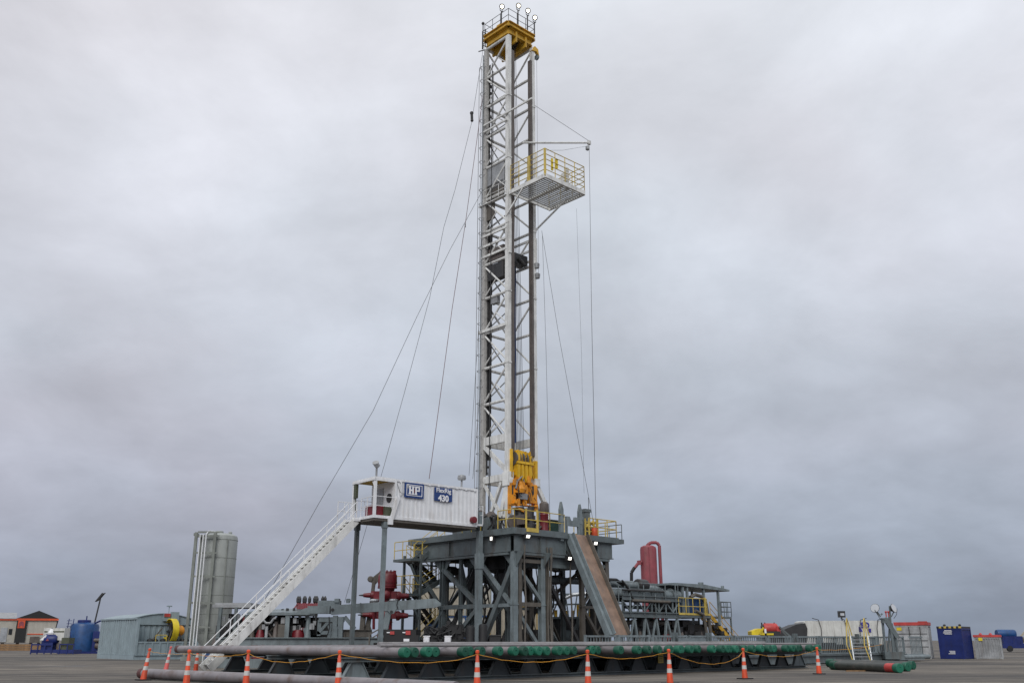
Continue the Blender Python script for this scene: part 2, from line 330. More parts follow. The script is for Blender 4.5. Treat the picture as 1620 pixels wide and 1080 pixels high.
for k, (x, y) in cols.items():
    m = MB(); s = .33 if k in 'abefg' else (.2 if k in 'q' else .27)
    m.ibeam((x,y,.25), (x,y,6.6), s, s, .05) if k not in 'ae' else m.box(x-s/2,x+s/2,y-s/2,y+s/2,.25,6.6)
    m.box(x-.4,x+.4,y-.4,y+.4,.02,.25); m.box(x-s/2-.03,x+s/2+.03,y-s/2-.03,y+s/2+.03,3.5,3.56)
    obj('column', m, GREYL if k in 'aeb' else (TAUPE if k in 'cdkn' else GREY), sub)
for x in (.45+.36, 2.75+.36):
    m = MB(); m.box(x-.1, x+.14, .30, .62, .3, 6.5); obj('guide_column', m, TAUPE, sub)
def cp(k, z): return (cols[k][0], cols[k][1], z)
for a, b_, z0, z1, wd, mt in [('a','b',6.1,6.1,.22,TAUPE),('a','b',3.55,3.55,.24,TAUPE),('a','b',.7,.7,.24,TAUPE),('a','b',6.0,3.7,.2,GREYL),('a','b',3.4,.8,.2,GREYL),
        ('e','f',3.5,3.5,.26,GREY),('f','e',5.9,3.6,.26,GREY),('f','e',.5,3.4,.26,GREY),('e','a',6.3,3.3,.2,GREYL),('e','a',3.5,3.5,.2,GREYL),('e','a',.6,6.0,.3,GREY),('g','f',6.0,3.4,.18,GREY),('g','f',.5,3.2,.2,GREY),
        ('b','c',5.8,.8,.2,DARK),('b','c',5.9,5.9,.2,GREY),('c','d',6.1,6.1,.2,GREY),('c','d',3.5,.6,.18,TAUPE),('d','c',5.9,3.6,.16,TAUPE),('c','d',3.5,3.5,.16,TAUPE),
        ('d','h',5.8,.8,.2,GREY),('h','i',.8,5.8,.2,GREY),('i','j',5.8,.8,.22,GREY),('j','g',5.8,.6,.22,GREY),('j','g',.6,5.8,.22,DARK),('l','j',5.8,1.0,.2,GREY),
        ('k','l',6.2,1.0,.22,GREY),('l','k',6.2,1.2,.16,DARK),('k','n',6.0,1.0,.16,DARK),('l','f',6.0,.6,.3,DARK),('a','k',6.2,6.2,.2,GREY),('k','h',5.6,.9,.14,TAUPE),('o','l',5.9,.8,.18,DARK),('e','o',6.2,3.2,.2,GREY),('o','k',3.4,3.4,.16,GREY),('n','p',5.8,.8,.16,DARK),('p','j',5.9,3.2,.16,GREY),('a','o',.6,5.5,.16,DARK),('q','l',6.0,2.0,.2,GREY),('h','p',6.0,1.0,.14,GREY),('c','n',5.8,2.8,.16,TAUPE),('n','k',3.2,3.2,.18,GREY),('b','k',6.0,1.4,.14,DARK)]:
    m = MB(); m.bar(cp(a,z0), cp(b_,z1), wd, wd); obj('brace', m, mt, sub)
m = MB(); m.box(-.2,9.4,-.1,1.0,.0,.24); m.box(-.2,1.1,1.0,10.6,.0,.24); m.box(8.1,9.4,1.0,10.6,.0,.24); m.box(1.1,8.1,8.4,9.6,0,.24); obj('base_skid', m, GREY, sub)
# knee gusset plates under the girders
for k in 'aefbg':
    x, y = cols[k]; m = MB(); m.prism([(x-.02,y+.2,6.58),(x-.02,y+1.1,6.58),(x-.02,y+.2,5.7)], (.04,0,0))
    if k != 'g': m.prism([(x-.02,y-.2,6.58),(x-.02,y-.9,6.58),(x-.02,y-.2,5.7)], (.04,0,0))
    obj('gusset', m, GREY, sub)
# hoses and pipes hanging under the floor
for i in range(9):
    x = random.uniform(1.5, 8); y = random.uniform(.8, 8); m = MB(); z1 = random.uniform(.4, 2.5)
    pts = [(x+.12*math.sin(j*.9+i), y+.1*math.cos(j*1.3+i), 6.6+(z1-6.6)*j/7) for j in range(8)]
    m.path(pts, random.choice((.035,.05,.07)), 6); obj('hose', m, random.choice((BLACK, DARK, TAUPE)), sub, True)
m = MB()
for k, (x, y0_) in enumerate(((3.05,.2),(3.2,.15),(3.35,.22),(5.2,.3),(1.0,.1))): m.path([(x+.06*math.sin(j*1.1+k), y0_-.02+.05*math.cos(j+k), 7.0-.85*j) for j in range(8)], .055, 6)
m.box(.95,3.45,.2,.24,6.35,6.42); obj('hose_bundle', m, TAUPE, sub, True)
rr = random.Random(17)
for k in range(14):
    x, y = rr.uniform(1,8.3), rr.uniform(1.5,9); z = rr.uniform(5.2,6.5); m = MB(); m.lathe((x,y,z), [(.15,-.5),(.3,-.4),(.3,.2),(.18,.35),(.18,.6)], 10, rr.choice('xyz')); m.path([(x,y,z),(x+rr.uniform(-.5,.5),y,z-1.2),(x+rr.uniform(-.8,.8),y+.4,z-2.6)], .05, 6); obj('valve', m, rr.choice((DARK,GREY,BROWN)), sub, True)
m = MB()
for k in range(26):
    x, y = rr.uniform(.9,8.3), rr.uniform(1,9); h_ = rr.uniform(.5,2.0); 
    if k%2: m.box(x-rr.uniform(.1,.4),x+.2,y-.2,y+.3,.2,.2+h_)
    else: m.tube((x,y,.2),(x+rr.uniform(-.3,.3),y,.2+h_),rr.uniform(.06,.2),8)
m.box(.9,8.3,1.0,9,.12,.22); obj('cellar_clutter', m, DARK, sub)
# handrails of the floor
def segs(u0, u1, y): return py(RIG, u0, 838, y).x, py(RIG, u1, 838, y).x
m = MB(); rail(m, [(.15,1.6,FZ),(.15,.12,FZ)], 1.1, 2, .8, .03); rail(m, [(.15,.12,FZ),(3.2,.12,FZ),(4.5,.12,FZ)], 1.1, 2, 1.15, .03)
obj('handrail', m, RAILY, sub)
m = MB()
for x in (1.05, 2.0): m.box(x, x+.08, .02, .10, FZ, FZ+1.2)
m.box(1.05, 2.08, -.03, .02, FZ-.2, FZ+.05); obj('gate', m, RAILY, sub)
m = MB(); rail(m, [(6.8,.12,FZ),(9.5,.12,FZ),(9.5,4.0,FZ)], 1.1, 2, 1.0, .035); rail(m, [(8.0,.5,FZ),(8.0,1.6,FZ)], 1.0, 2, .6, .03); obj('handrail', m, RAILY, sub)
m = MB(); m.box(9.6, 10.6, .4, 4.0, 7.7, FZ-.01); rail(m, [(10.5,.5,FZ),(10.5,3.9,FZ)], 1.0, 2, 1.0, .03); obj('side_platform', m, GREY, sub)
m = MB(); rail(m, [(.15,3.2,FZ),(.15,5.0,FZ)], 1.1, 2, .9, .03); obj('handrail', m, RAILY, sub)
# V-door posts and notched beam
for u, vt, y in ((889, 793, .1), (918.5, 797, .3)):
    p = py(RIG, u, vt, y); q = py(RIG, u, 850, y); m = MB()
    m.prism([(p.x-.14,y,q.z-.2),(p.x+.14,y,q.z-.2),(p.x+.14,y,p.z-.5),(p.x,y,p.z),(p.x-.14,y,p.z-.5)], (0,.2,0)); m.box(p.x+.1,p.x+.25,y,y+.15,p.z-1.0,p.z-.8); m.box(p.x-.16,p.x+.16,y-.02,y+.22,p.z-1.3,p.z-1.2); obj('door_post', m, GREYL, sub)
p = py(RIG, 896.5, 816, .15); q = py(RIG, 917, 833, .15)
xs = [p.x+(q.x-p.x)*k for k in (0,.25,.35,.5,.6,.65,1)]; zt = p.z; zb = q.z
m = MB(); m.prism([(xs[0],.15,zb),(xs[6],.15,zb),(xs[6],.15,zt),(xs[5],.15,zt),(xs[4],.15,zt-.25),(xs[2],.15,zt-.25),(xs[1],.15,zt),(xs[0],.15,zt)], (0,.15,0)); m.box(xs[0],xs[0]+.1,.15,.3,7.9,zb); m.box(xs[6]-.1,xs[6],.15,.3,7.9,zb); obj('notched_beam', m, GREYL, sub)
# under-floor flood lamps
for u, v, pl in ((779,851,'x'), (834,848,'y'), (941,859,'y'), (900,883,'y')):
    p = px(RIG, u, v, .05) if pl == 'x' else py(RIG, u, v, .02); m = MB(); e = MB(); k = .15
    if pl == 'x': m.box(p.x-.08,p.x+.06,p.y-.18,p.y+.18,p.z-.2,p.z+.2); e.box(p.x-.1,p.x-.082,p.y-.07,p.y+.10,p.z-.12,p.z+.08)
    else: m.box(p.x-.24,p.x+.24,p.y-.08,p.y+.1,p.z-.16,p.z+.16); e.prism([(p.x-.16,p.y-.1,p.z-.09),(p.x+.10,p.y-.1,p.z-.09),(p.x+.16,p.y-.1,p.z+.08),(p.x-.10,p.y-.1,p.z+.08)],(0,.018,0))
    m.bar((p.x,p.y,p.z+.2),(p.x,p.y+.2,p.z+.5),.05)
    o = obj('flood_lamp', m, DARK, sub); obj('lens', e, LAMPW, o)

# ------------------------------------------------------------------ V-door ramp
b0 = py(RIG, 917, 850, .0); xr = b0.x
bt = px(RIG, 984, 1004, xr+.1)
ramp_t = thing('pipe_ramp', 'steep rusty trough ramp sloping down from the right of the drill floor', 'ramp', (RIG[0], RIG[1], 0), RZ)
P0 = Vector((xr, .05, 7.95)); P1 = Vector((xr, bt.y, max(bt.z, .9))); up = Vector((0, -(P1-P0).z, (P1-P0).y)).normalized()
if up.z < 0: up = -up
hw = .62
m = MB(); m.prism([P0+Vector((-hw,0,0)), P0+Vector((hw,0,0)), P1+Vector((hw,0,0)), P1+Vector((-hw,0,0))], -up*.12); obj('trough', m, TROUGH, ramp_t)
for sx in (-1, 1):
    m = MB(); a = Vector((sx*(hw+.06),0,0)); m.bar(P0+a+up*.06, P1+a+up*.06, .06, .34, up=up)
    obj('side_rail', m, GREYL if sx < 0 else TAUPE, ramp_t)
a = Vector((-hw-.27,0,0)); m = MB(); m.bar(P0+a-up*.15, P1+a-up*.15, .24, .40, up=up); obj('side_beam', m, GREYL, ramp_t)
for k in (.15,.3,.45,.6,.75,.9): m = MB(); c = P0.lerp(P1,k); m.bar(c+Vector((-hw-.1,0,0))-up*.2, c+Vector((hw+.2,0,0))-up*.2, .12, .12); obj('cross_member', m, GREY, ramp_t)
for sx in (-hw, hw): m = MB(); m.bar(P1+Vector((sx,.5,-.0)), (xr+sx,P1.y+.5,0), .15); obj('foot', m, GREY, ramp_t)

# ------------------------------------------------------------------ mast
CX, CY, HM = 3.3, 4.0, 1.23
mast = thing('drilling_mast', 'tall white lattice drilling mast with yellow crown above the drill floor', 'drilling mast', (RIG[0], RIG[1], 0), RZ)
ZB, ZT = 8.0, 44.9
XL, XR, YN, YF = CX-HM, CX+HM, CY-HM, CY+HM
def leg(x, y, z0, z1, s, mt):
    m = MB(); m.box(x-s/2,x+s/2,y-s/2,y+s/2,z0,z1)
    for k in range(1, 6):
        z = 14.2+(z1-14.2)*k/6; m.box(x-s/2-.03,x+s/2+.03,y-s/2-.03,y+s/2+.03,z-.06,z+.06)
    obj('leg', m, mt, mast)
leg(XL, YN, 11.3, ZT, .31, WHITE); leg(XL, YF, 8.0, ZT, .28, MOTT); leg(XR, YN, 11.3, ZT, .28, WHITE); leg(XR, YF, 8.0, ZT, .26, WHITE)
for x, s in ((XL+.31, .28), (XR-.24, .18)):
    m = MB(); m.box(x-s/2, x+s/2, YN-.16, YN+.14, 13.2, ZT-1.2); obj('guide_rail', m, BROWN, mast)
m = MB(); m.box(XR-.24, XR+.1, YF-.26, YF-.14, 13, ZT-.6); obj('liner', m, BROWN, mast)
m = MB(); m.box(XL+.2, XL+.42, YF-.32, YF-.12, 13.0, 29.5); obj('counterweight_guide', m, DARK, mast)
NB = 12; BH = (ZT-14.2)/NB
for i in range(NB+1):
    z = 14.2+BH*i
    for (a, c) in (((XL,YN),(XL,YF)), ((XL,YF),(XR,YF)), ((XR,YF),(XR,YN))):
        if i == 0: continue
        m = MB(); m.tube((*a,z), (*c,z), .105, 8); obj('girt', m, WHITE, mast, True)
    if i < NB:
        for j, (a, c) in enumerate((((XL,YN),(XL,YF)), ((XL,YF),(XR,YF)), ((XR,YF),(XR,YN)))):
            if (i+(j==2)) % 2: a, c = c, a
            m = MB(); m.tube((*a,z+.1), (*c,z+BH-.1), .07, 8); obj('brace', m, WHITE, mast, True)
            if j == 1: m = MB(); m.tube((*c,z+.1), (*a,z+BH-.1), .045, 6); obj('brace', m, GALV, mast, True)
            if j == 0: m = MB(); a_, c_ = Vector((*a,z+.1)), Vector((*c,z+BH-.1)); m.tube(a_.lerp(c_,.5), (a_.x,c[1],z+.15), .045, 6); obj('brace', m, WHITE, mast, True)
# deep beams of the mast foot
for z, hh in ((14.2,.55), (11.6,.45)):
    for (a, c) in (((XL,YN),(XL,YF)), ((XL,YF),(XR,YF)), ((XR,YF),(XR,YN))):
        m = MB(); m.bar((*a,z), (*c,z), .18, hh); obj('foot_beam', m, WHITE, mast)
for (a, c) in (((XL,YN,11.9),(XL,YF,14.0)), ((XR,YF,14.0),(XR,YN,11.7))):
    m = MB(); m.bar(a, c, .2, .28); obj('foot_brace', m, WHITE, mast)
# spread legs below the mast: A-frame to the floor
def lp(u, v, y): return py(RIG, u, v, y)
for a, c, s, mt in (((XL,YN,11.5),(XL-.1,YN+.02,8.05),.26,WHITE), ((XL,YN,11.5),(XL-.1,YN+.75,8.05),.24,WHITE), ((XR,YN,11.5),(XR+.95,YN-.1,9.9),.26,WHITE), ((XR+.95,YN-.1,9.9),(XR+1.25,YN-.2,8.05),.2,WHITE),
      ((XR,YN,10.4),(XR+.9,YN+.2,8.05),.16,GREYL), ((XL,YF-.1,11.4),(XL,YN+.5,9.0),.18,WHITE), ((XL,YN+.6,11.3),(XL,YF-.3,8.3),.2,WHITE), ((XL,YN,9.1),(XL,YF,9.1),.2,WHITE)):
    m = MB(); m.bar(a, c, s); obj('spread_leg', m, mt, mast)
m = MB(); m.lathe((XL,YN-.2,11.35), [(.12,-.12),(.2,-.1),(.2,.1),(.12,.12)], 12, 'y'); m.box(XL-.22,XL+.22,YN-.3,YN+.3,11.0,11.9); obj('knuckle', m, WHITE, mast)
m = MB(); m.box(XR-.2,XR+.24,YN-.25,YN+.25,11.2,11.7); obj('knuckle', m, WHITE, mast)
# ladder with cage and cable run beside the left leg
m = MB(); xl, yl = XL+.02, YF+.22
for dy_ in (-.2, .2): m.box(xl-.025, xl+.025, yl+dy_-.03, yl+dy_+.03, 8.2, 44.6)
for k in range(120): z = 8.4+.3*k; m.box(xl-.02, xl+.02, yl-.2, yl+.2, z, z+.03)
obj('ladder', m, GREYL, mast)
m = MB()
for k in range(30):
    z = 10+1.15*k
    for q in range(6):
        a0 = math.pi*(.5+q/6); a1 = math.pi*(.5+(q+1)/6); m.bar((xl+.38*math.cos(a0), yl+.3*math.sin(a0), z), (xl+.38*math.cos(a1), yl+.3*math.sin(a1), z), .03)
for dy_ in (-.25, 0, .25): m.box(xl-.36, xl-.33, yl+dy_-.015, yl+dy_+.015, 10, 43.4)
obj('ladder_cage', m, GALV, mast)
m = MB(); m.box(XL+.14,XL+.16,YF-.3,YF-.12,12,43.5)
for k in range(62): z = 12+.5*k+random.uniform(-.1,.1); m.box(XL+.13, XL+.2+random.uniform(0,.14), YF-.25+random.uniform(-.06,.06), YF-.1, z, z+random.uniform(.1,.3))
obj('cable_tray', m, DARK, mast)
m = MB()
for dx_ in (.2,.27,.36): m.tube((XL+dx_, YF-.35, 9), (XL+dx_+.05, YF-.35, 43), .022, 5)
m.tube((XL-.2,YN+1.6,9.5),(XL-.2,YN+1.6,43.2),.03,5); obj('cable_run', m, DARK, mast)
# back ladder / service loop seen through the open face
m = MB()
for k in range(110): z = 13.5+.27*k; m.box(XR-.55, XR-.35, YF-.28, YF-.22, z, z+.11)
m.tube((XR-.45,YF-.25,13.3),(XR-.45,YF-.25,43.5),.03,6); obj('service_loop', m, GALV, mast)
m = MB(); m.path([(XR-.45,YF-1.0,14.3),(XR-.45,YF-1.0,27.2)], .075, 8); m.tube((XR-.45,YF-1.0,26.0),(XR-.45,YF-1.0,26.25),.12,8); obj('mud_hose', m, HBLUE, mast, True)
m = MB(); m.path([(XL+.5,YN+.6,9),(XL+.5,YN+.6,27.4),(XL+.8,YN+.7,28)], .08, 8); obj('standpipe', m, GALV, mast, True)
# wind wall panels and boxes fixed in the mast
def panel(u0, v0, u1, v1, pl, name, mt, th=.12):
    if pl == 'xl': a = px(RIG,u0,v0,XL+.05); c = px(RIG,u1,v1,XL+.05); m = MB(); m.box(XL, XL+th, a.y, c.y, c.z, a.z)
    else: a = py(RIG,u0,v0,YF-.1); c = py(RIG,u1,v1,YF-.1); m = MB(); m.box(a.x, c.x, YF-.1-th, YF-.1, c.z, a.z)
    obj(name, m, mt, mast)
panel(772, 266, 798, 292, 'xl', 'wind_panel', GALV); panel(769, 297, 797, 312, 'xl', 'wind_panel', TAUPE); panel(769, 312, 782, 345, 'xl', 'wind_panel', TAUPE)
panel(786, 398, 808, 422, 'y', 'junction_box', DARK, .5); panel(774, 396, 797, 405, 'xl', 'junction_box', BROWN, .4); panel(772, 422, 797, 436, 'xl', 'junction_box', DARK, .5)
panel(806, 412, 822, 426, 'y', 'junction_box', BROWN, .3); panel(777, 468, 787, 478, 'xl', 'junction_box', GALV, .3)
m = MB()
for z in (27.6, 28.4, 29.2): m.bar((XL-.12,YN,z),(XL-.12,YF+.3,z),.12,.16); m.bar((XR,YN,z-.2),(XR,YF,z-.2),.1,.16)
m.box(XL-.1,XL+.1,YN-.25,YN-.15,27.2,29.8); m.box(XR,XR+.14,YN-.25,YN-.1,26.8,29.0); obj('mid_beam', m, WHITE, mast)
m = MB(); m.box(XL+.3,XR-.2,YN+.4,YN+1.1,27.0,27.7); m.tube((CX,YN+.3,27.3),(CX+.6,YN+.3,26.9),.14,8); obj('racking_arm', m, DARK, mast)
# long beams crossing outside the left face
for (u0, v0, u1, v1) in ((765, 199, 842, 156),):
    a = px(RIG,u0,v0,XL-.25); c = px(RIG,u1,v1,XL-.25); zz = (a.z+c.z)/2
    for dz in (0, -.55): m = MB(); m.bar((XL-.25,a.y,zz+dz),(XL-.25,c.y if dz == 0 else YN-.1,zz+dz),.1,.12); obj('outrigger_beam', m, WHITE, mast)
m = MB(); a = px(RIG,757,527,XL-.15); m.bar((XL-.15,a.y,a.z),(XL-.15,YN,a.z),.12,.2); obj('outrigger_beam', m, WHITE, mast)
# stub lights on the mast
for u, v in ((849, 420), (850, 436)):
    p = py(RIG,u,v,YN-.2); m = MB(); m.lathe(p, [(.05,-.25),(.18,-.2),(.22,.1),(.1,.2)], 10); obj('work_lamp', m, GALV, mast, True)
# ---- crown
zc = px(RIG, 802, 35, XL-.1).z
crown = MB(); CO = .12; x0, x1, y0, y1 = XL-CO, XR+CO, YN-CO, YF+CO
for (a, c) in (((x0,y0),(x1,y0)),((x1,y0),(x1,y1)),((x1,y1),(x0,y1)),((x0,y1),(x0,y0))):
    crown.ibeam((*a,zc-.22), (*c,zc-.22), .3, .42, .05); crown.ibeam((*[CX+(a[0]-CX)*.88,CY+(a[1]-CY)*.88],zc-.72), (*[CX+(c[0]-CX)*.88,CY+(c[1]-CY)*.88],zc-.72), .28, .52, .05)
crown.bar((CX-.5,y0,zc-1.0),(CX-.5,y1,zc-1.0),.14,.9); crown.bar((CX+.5,y0,zc-1.0),(CX+.5,y1,zc-1.0),.14,.9)
crown.prism([(x1,y0-.1,zc-1.0),(x1+.35,y0-.1,zc-1.15),(x1+.45,y0-.1,zc-1.7),(x1+.2,y0-.1,zc-1.4),(x1-.3,y0-.1,zc-1.5)], (0,.25,0))
co = obj('crown', crown, YEL, mast)
m = MB(); m.box(x0,CX-.75,y0,y1,zc-.02,zc+.03); m.box(CX+.75,x1,y0,y1,zc-.02,zc+.03); m.box(CX-.75,CX+.75,y0,y0+.7,zc-.02,zc+.03); m.box(CX-.75,CX+.75,y1-.6,y1,zc-.02,zc+.03); obj('crown_deck', m, YEL, co)
for k in range(5):
    m = MB(); m.lathe((CX-.36+.18*k, CY, zc-.55), [(.2,-.05),(.6,-.06),(.55,0),(.6,.06),(.2,.05)], 20, 'x'); obj('sheave', m, TAUPE, co, True)
m = MB(); m.lathe((x1+.38, y0+.1, zc-1.75), [(.1,-.06),(.22,-.07),(.18,0),(.22,.07),(.1,.06)], 16, 'x'); obj('sheave', m, GREYL, co, True)
m = MB(); m.lathe((CX-.5, y0+.45, zc), [(.3,0),(.3,.15),(.22,.25)], 14); m.lathe((CX+.6, y0+.45, zc), [(.35,0),(.35,.2),(.25,.3)], 14); m.box(x0+.5,x0+.9,y1-1.3,y1-.8,zc,zc+.8); obj('sheave_guard', m, YEL, co)
m = MB(); rail(m, [(x0,y0,zc),(x1,y0,zc),(x1,y1,zc),(x0,y1,zc)], 1.1, 2, .95, .022, True); obj('handrail', m, DARK, co)
for (x, y, hh, sd) in ((x0+.1, y0+.9, 1.7, -1), (x0+1.0, y0, 1.75, 1), (x0+2.0, y0, 1.8, 1), (x1, y0-.05, 1.5, 1)):
    m = MB(); m.tube((x,y,zc-.1), (x,y,zc+hh-.3), .05, 6); m.bar((x-.14,y,zc+hh-.3),(x-.14,y,zc+hh+.1),.03); m.bar((x+.14,y,zc+hh-.3),(x+.14,y,zc+hh+.1),.03); m.box(x-.16,x+.16,y-.02,y+.02,zc+hh-.32,zc+hh-.28)
    lo = obj('lamp_post', m, DARK, co)
    m = MB(); c = Vector((x-.05, y-.1, zc+hh)); dn = Vector((-.35,-.75,-.35)).normalized()
    m.tube(c-dn*.22, c+dn*.05, .1, 12, .22); obj('lamp_housing', m, DARK, lo, True)
    m = MB(); m.tube(c+dn*.05, c+dn*.07, .13, 14); obj('lens', m, LAMP, lo)
m = MB(); a = (x0-.08, y1+.12)
m.tube((a[0],a[1],zc-1.1),(a[0],a[1],zc+1.1),.04,6); m.sphere((a[0],a[1],zc+1.2),.13,8); rail(m, [(x0+.1,y1+.02,zc-.9),(x0+.1,y1+.4,zc-.9),(x0+.6,y1+.4,zc-.9)], 1.6, 4, .35, .03); m.bar((x0-.2,y1+.5,zc-1.2),(x0+.3,y1,zc-1.0),.06); obj('ladder_landing', m, DARK, co)
# ---- racking platform (part of the mast)
za = px(RIG, 801, 308, XL).z
c0 = gz(867, 279, za); c0 = Vector(loc_of(RIG, c0)); c1 = Vector(loc_of(RIG, gz(924, 306, za)))
bx0, bx1, by0, by1 = XL-.05, (c1.x), (c0.y+c1.y)/2, YN-.2
bx0 = min(bx0, c0.x)
rk = MB()
for (a, c) in (((bx0,by1),(bx0,by0)),((bx0,by0),(bx1,by0)),((bx1,by0),(bx1,by1))): rk.bar((*a,za),(*c,za),.14,.3)
xm = bx0+(bx1-bx0)*.46; rk.bar((xm,by0,za-.05),(xm,by1,za-.05),.3,.12); rk.bar((bx0+.1,by1,za),(bx1,by1,za),.1,.2)
rk = obj('racking_platform', rk, WHITE, mast)
m = MB(); k = int((by1-by0-.15)/.22)
for i in range(k):
    y = by0+.1+.22*i; m.box(bx0+.1, xm-.2, y, y+.07, za-.1, za-.02)
obj('finger', m, GALV, rk)
m = MB()
for i in range(k):
    y = by0+.1+.22*i; m.box(xm+.2, bx1-.1, y, y+.07, za-.1, za-.02)
obj('finger', m, GALV, rk)
m = MB(); hr = px(RIG, 867, 234, bx0).z-za
rail(m, [(bx0,by1-.1,za+.1),(bx0,by0,za+.1)], hr, 5, .95, .03); rail(m, [(bx0,by0,za+.1),(bx1,by0,za+.1)], hr, 5, .95, .03); rail(m, [(bx1,by0,za+.1),(bx1,by1,za+.1)], hr, 5, 1.1, .03)
for (x, y) in ((bx0,by0),(bx0,by0+1.55)): m.box(x-.06,x+.06,y-.06,y+.06,za,za+hr+.1)
obj('handrail', m, RAILY, rk)
m = MB(); xx = bx0+(bx1-bx0)*.60; m.box(xx-.12,xx+.12,by0+.1,by0+.35,za-.2,za+hr*.75); m.box(xx-.35,xx-.1,by0+.15,by0+.45,za+.4,za+1.0); obj('winch_post', m, WHITE, rk)
m = MB(); m.box(bx0+.7,bx0+.85,by0+.03,by0+.12,za+.7,za+1.6); m.box(bx0+1.15,bx0+1.32,by0+.03,by0+.12,za+1.0,za+1.7); obj('escape_gear', m, YELF, rk)
m = MB(); a = px(RIG,828,307,bx0); m.bar((bx0,a.y,za-.1),(XL-.18,YN,za-1.75),.1); obj('strut', m, WHITE, rk)
m = MB(); m.bar((bx1-.5,by0+(by1-by0)*.35,za-.15),(XR+.3,YN-.1,za-1.9),.1); m.bar((XR+.3,YN-.1,za-1.9),(XR+.05,YN,za-2.3),.16); obj('strut', m, WHITE, rk)
m = MB(); a = py(RIG, 932, 226, YN-.9); b_ = py(RIG, 845, 233, YN-.1); m.tube((XR-1.1,YN-.05,b_.z-.05), a, .08, 8); m.box(a.x-.12,a.x+.12,a.y-.1,a.y+.1,a.z-.15,a.z+.15); obj('boom', m, WHITE, rk)
boom_tip = wor(RIG, a)
m = MB(); m.tube(a+Vector((-.05,0,-.15)), a+Vector((-.15,0,-.35)), .02, 5); m.lathe(a+Vector((-.2,0,-.55)), [(.05,-.2),(.16,-.12),(.16,.12),(.05,.2)], 10); obj('hanging_block', m, GALV, rk)
# fill handrail on mast side of racking platform
m = MB(); rail(m, [(XL-.2,YN,za),(XL-.2,YF,za)], 1.0, 2, .8, .02); m.bar((XL-.1,YF+.5,za-.1),(XL-.1,YN,za-.1),.3,.05); obj('walkway', m, WHITE, rk)

# ------------------------------------------------------------------ travelling block and top drive
yT = YN-.05
def vz(u, v): return py(RIG, u, v, yT)
blk = thing('travelling_block', 'yellow travelling block with sheaves hanging low inside the mast', 'travelling block', (RIG[0], RIG[1], 0), RZ)
zt, zb = vz(815,712).z, vz(815,764).z; bxa, bxb = vz(802,740).x, vz(838,740).x; bc = (bxa+bxb)/2; bw = (bxb-bxa)
rb_ = random.Random(4); m = MB(); hx0 = bxa+.28
m.prism([(hx0+.25,yT-.25,zt-.05),(hx0+.5,yT-.25,zt+.02),(bxb-.1,yT-.25,zt-.1),(bxb,yT-.25,zb+.75),(bxb-.25,yT-.25,zb+.15),(hx0+.7,yT-.25,zb+.05),(hx0+.3,yT-.25,zb+.5)], (0,.6,0))
for k in range(4): x = hx0+.3+k*(bxb-hx0-.4)/4; m.prism([(x,yT-.42,zt-.95),(x+.24,yT-.42,zt-.95),(x+.27,yT-.38,zb+.45),(x+.14,yT-.34,zb+.08+.08*(k%2)),(x+.03,yT-.38,zb+.4)], (0,.14,0))
m.box(hx0+.25,bxb-.05,yT-.48,yT-.25,zt-.92,zt-.76); m.box(hx0+.3,hx0+.55,yT-.4,yT-.25,zt-.7,zt-.1); m.box(bxb-.35,bxb-.15,yT-.4,yT-.25,zt-.75,zt-.3)
for k in range(10): x = rb_.uniform(hx0+.3,bxb-.2); z = rb_.uniform(zt-.7,zt-.15); m.box(x,x+.08,yT-.33,yT-.25,z,z+rb_.uniform(.06,.3))
obj('housing', m, BLOCKY, blk)
m = MB()
for k in range(5): m.lathe((bxa+.55+k*(bw-.75)/4, yT+.05, zt-.55), [(.2,-.04),(.5,-.05),(.45,0),(.5,.05),(.2,.04)], 16, 'x')
obj('sheave', m, TAUPE, blk, True)
bxa += .22; m = MB(); m.bar((bxa,yT-.1,zt+.0),(bxa,yT-.1,zb+.3),.14,.3); m.bar((bxa,yT,zt-.1),(bxa+.45,yT,zt-.9),.12); m.bar((bxa,yT,zb+.5),(bxa+.45,yT,zb+.9),.12); m.bar((bxa+.0,yT,zt-.7),(bxa+.5,yT,zt-.6),.14); m.box(bxa,bxa+.4,yT-.1,yT+.1,zt-.14,zt)
obj('guide_dolly', m, BLOCKY, blk)
xr_ = XR-.05; m = MB(); m.bar((xr_,yT,zt-.5),(xr_,yT,zb-.1),.22,.3); m.bar((bxb,yT,zt-.9),(xr_,yT,zt-.6),.12); m.bar((bxb,yT,zt-1.0),(xr_,yT,zb+.2),.1); m.box(xr_-.35,xr_,yT-.1,yT+.1,zt-.7,zt-.55); obj('guide_dolly', m, BLOCKY, blk)
m = MB()
for k in range(6): m.tube((bxa+.7+.13*k,yT+.05,zt-.2),(CX-.35+.14*k,CY-.3,zc-.5),.018,5)
obj('drilling_line', m, WIRE, blk)
td = thing('top_drive', 'orange top drive with twin side housings hanging under the yellow block', 'top drive', (RIG[0], RIG[1], 0), RZ)
t0, t1 = vz(812,768).z, vz(812,800).z
def vb(m, u0, v0, u1, v1, y=0, th=.35):
    a = vz(u0,v0); c = vz(u1,v1); m.box(a.x,c.x,yT+y,yT+y+th,c.z,a.z); return m
m = MB(); vb(m,802,763,812,800,-.25,.5); obj('side_housing', m, ORG, td)
m = MB(); vb(m,834,766,846,797,-.25,.5); a = vz(834,766); m.box(a.x+.02,a.x+.3,yT-.2,yT+.1,a.z,a.z+.12); obj('side_housing', m, ORG, td)
m = MB(); vb(m,805.5,768,807.5,782,-.28,.02); vb(m,837.5,769,840,783,-.28,.02); vb(m,846.5,760,848,806,-.1,.2); obj('slot', m, DARK, td)
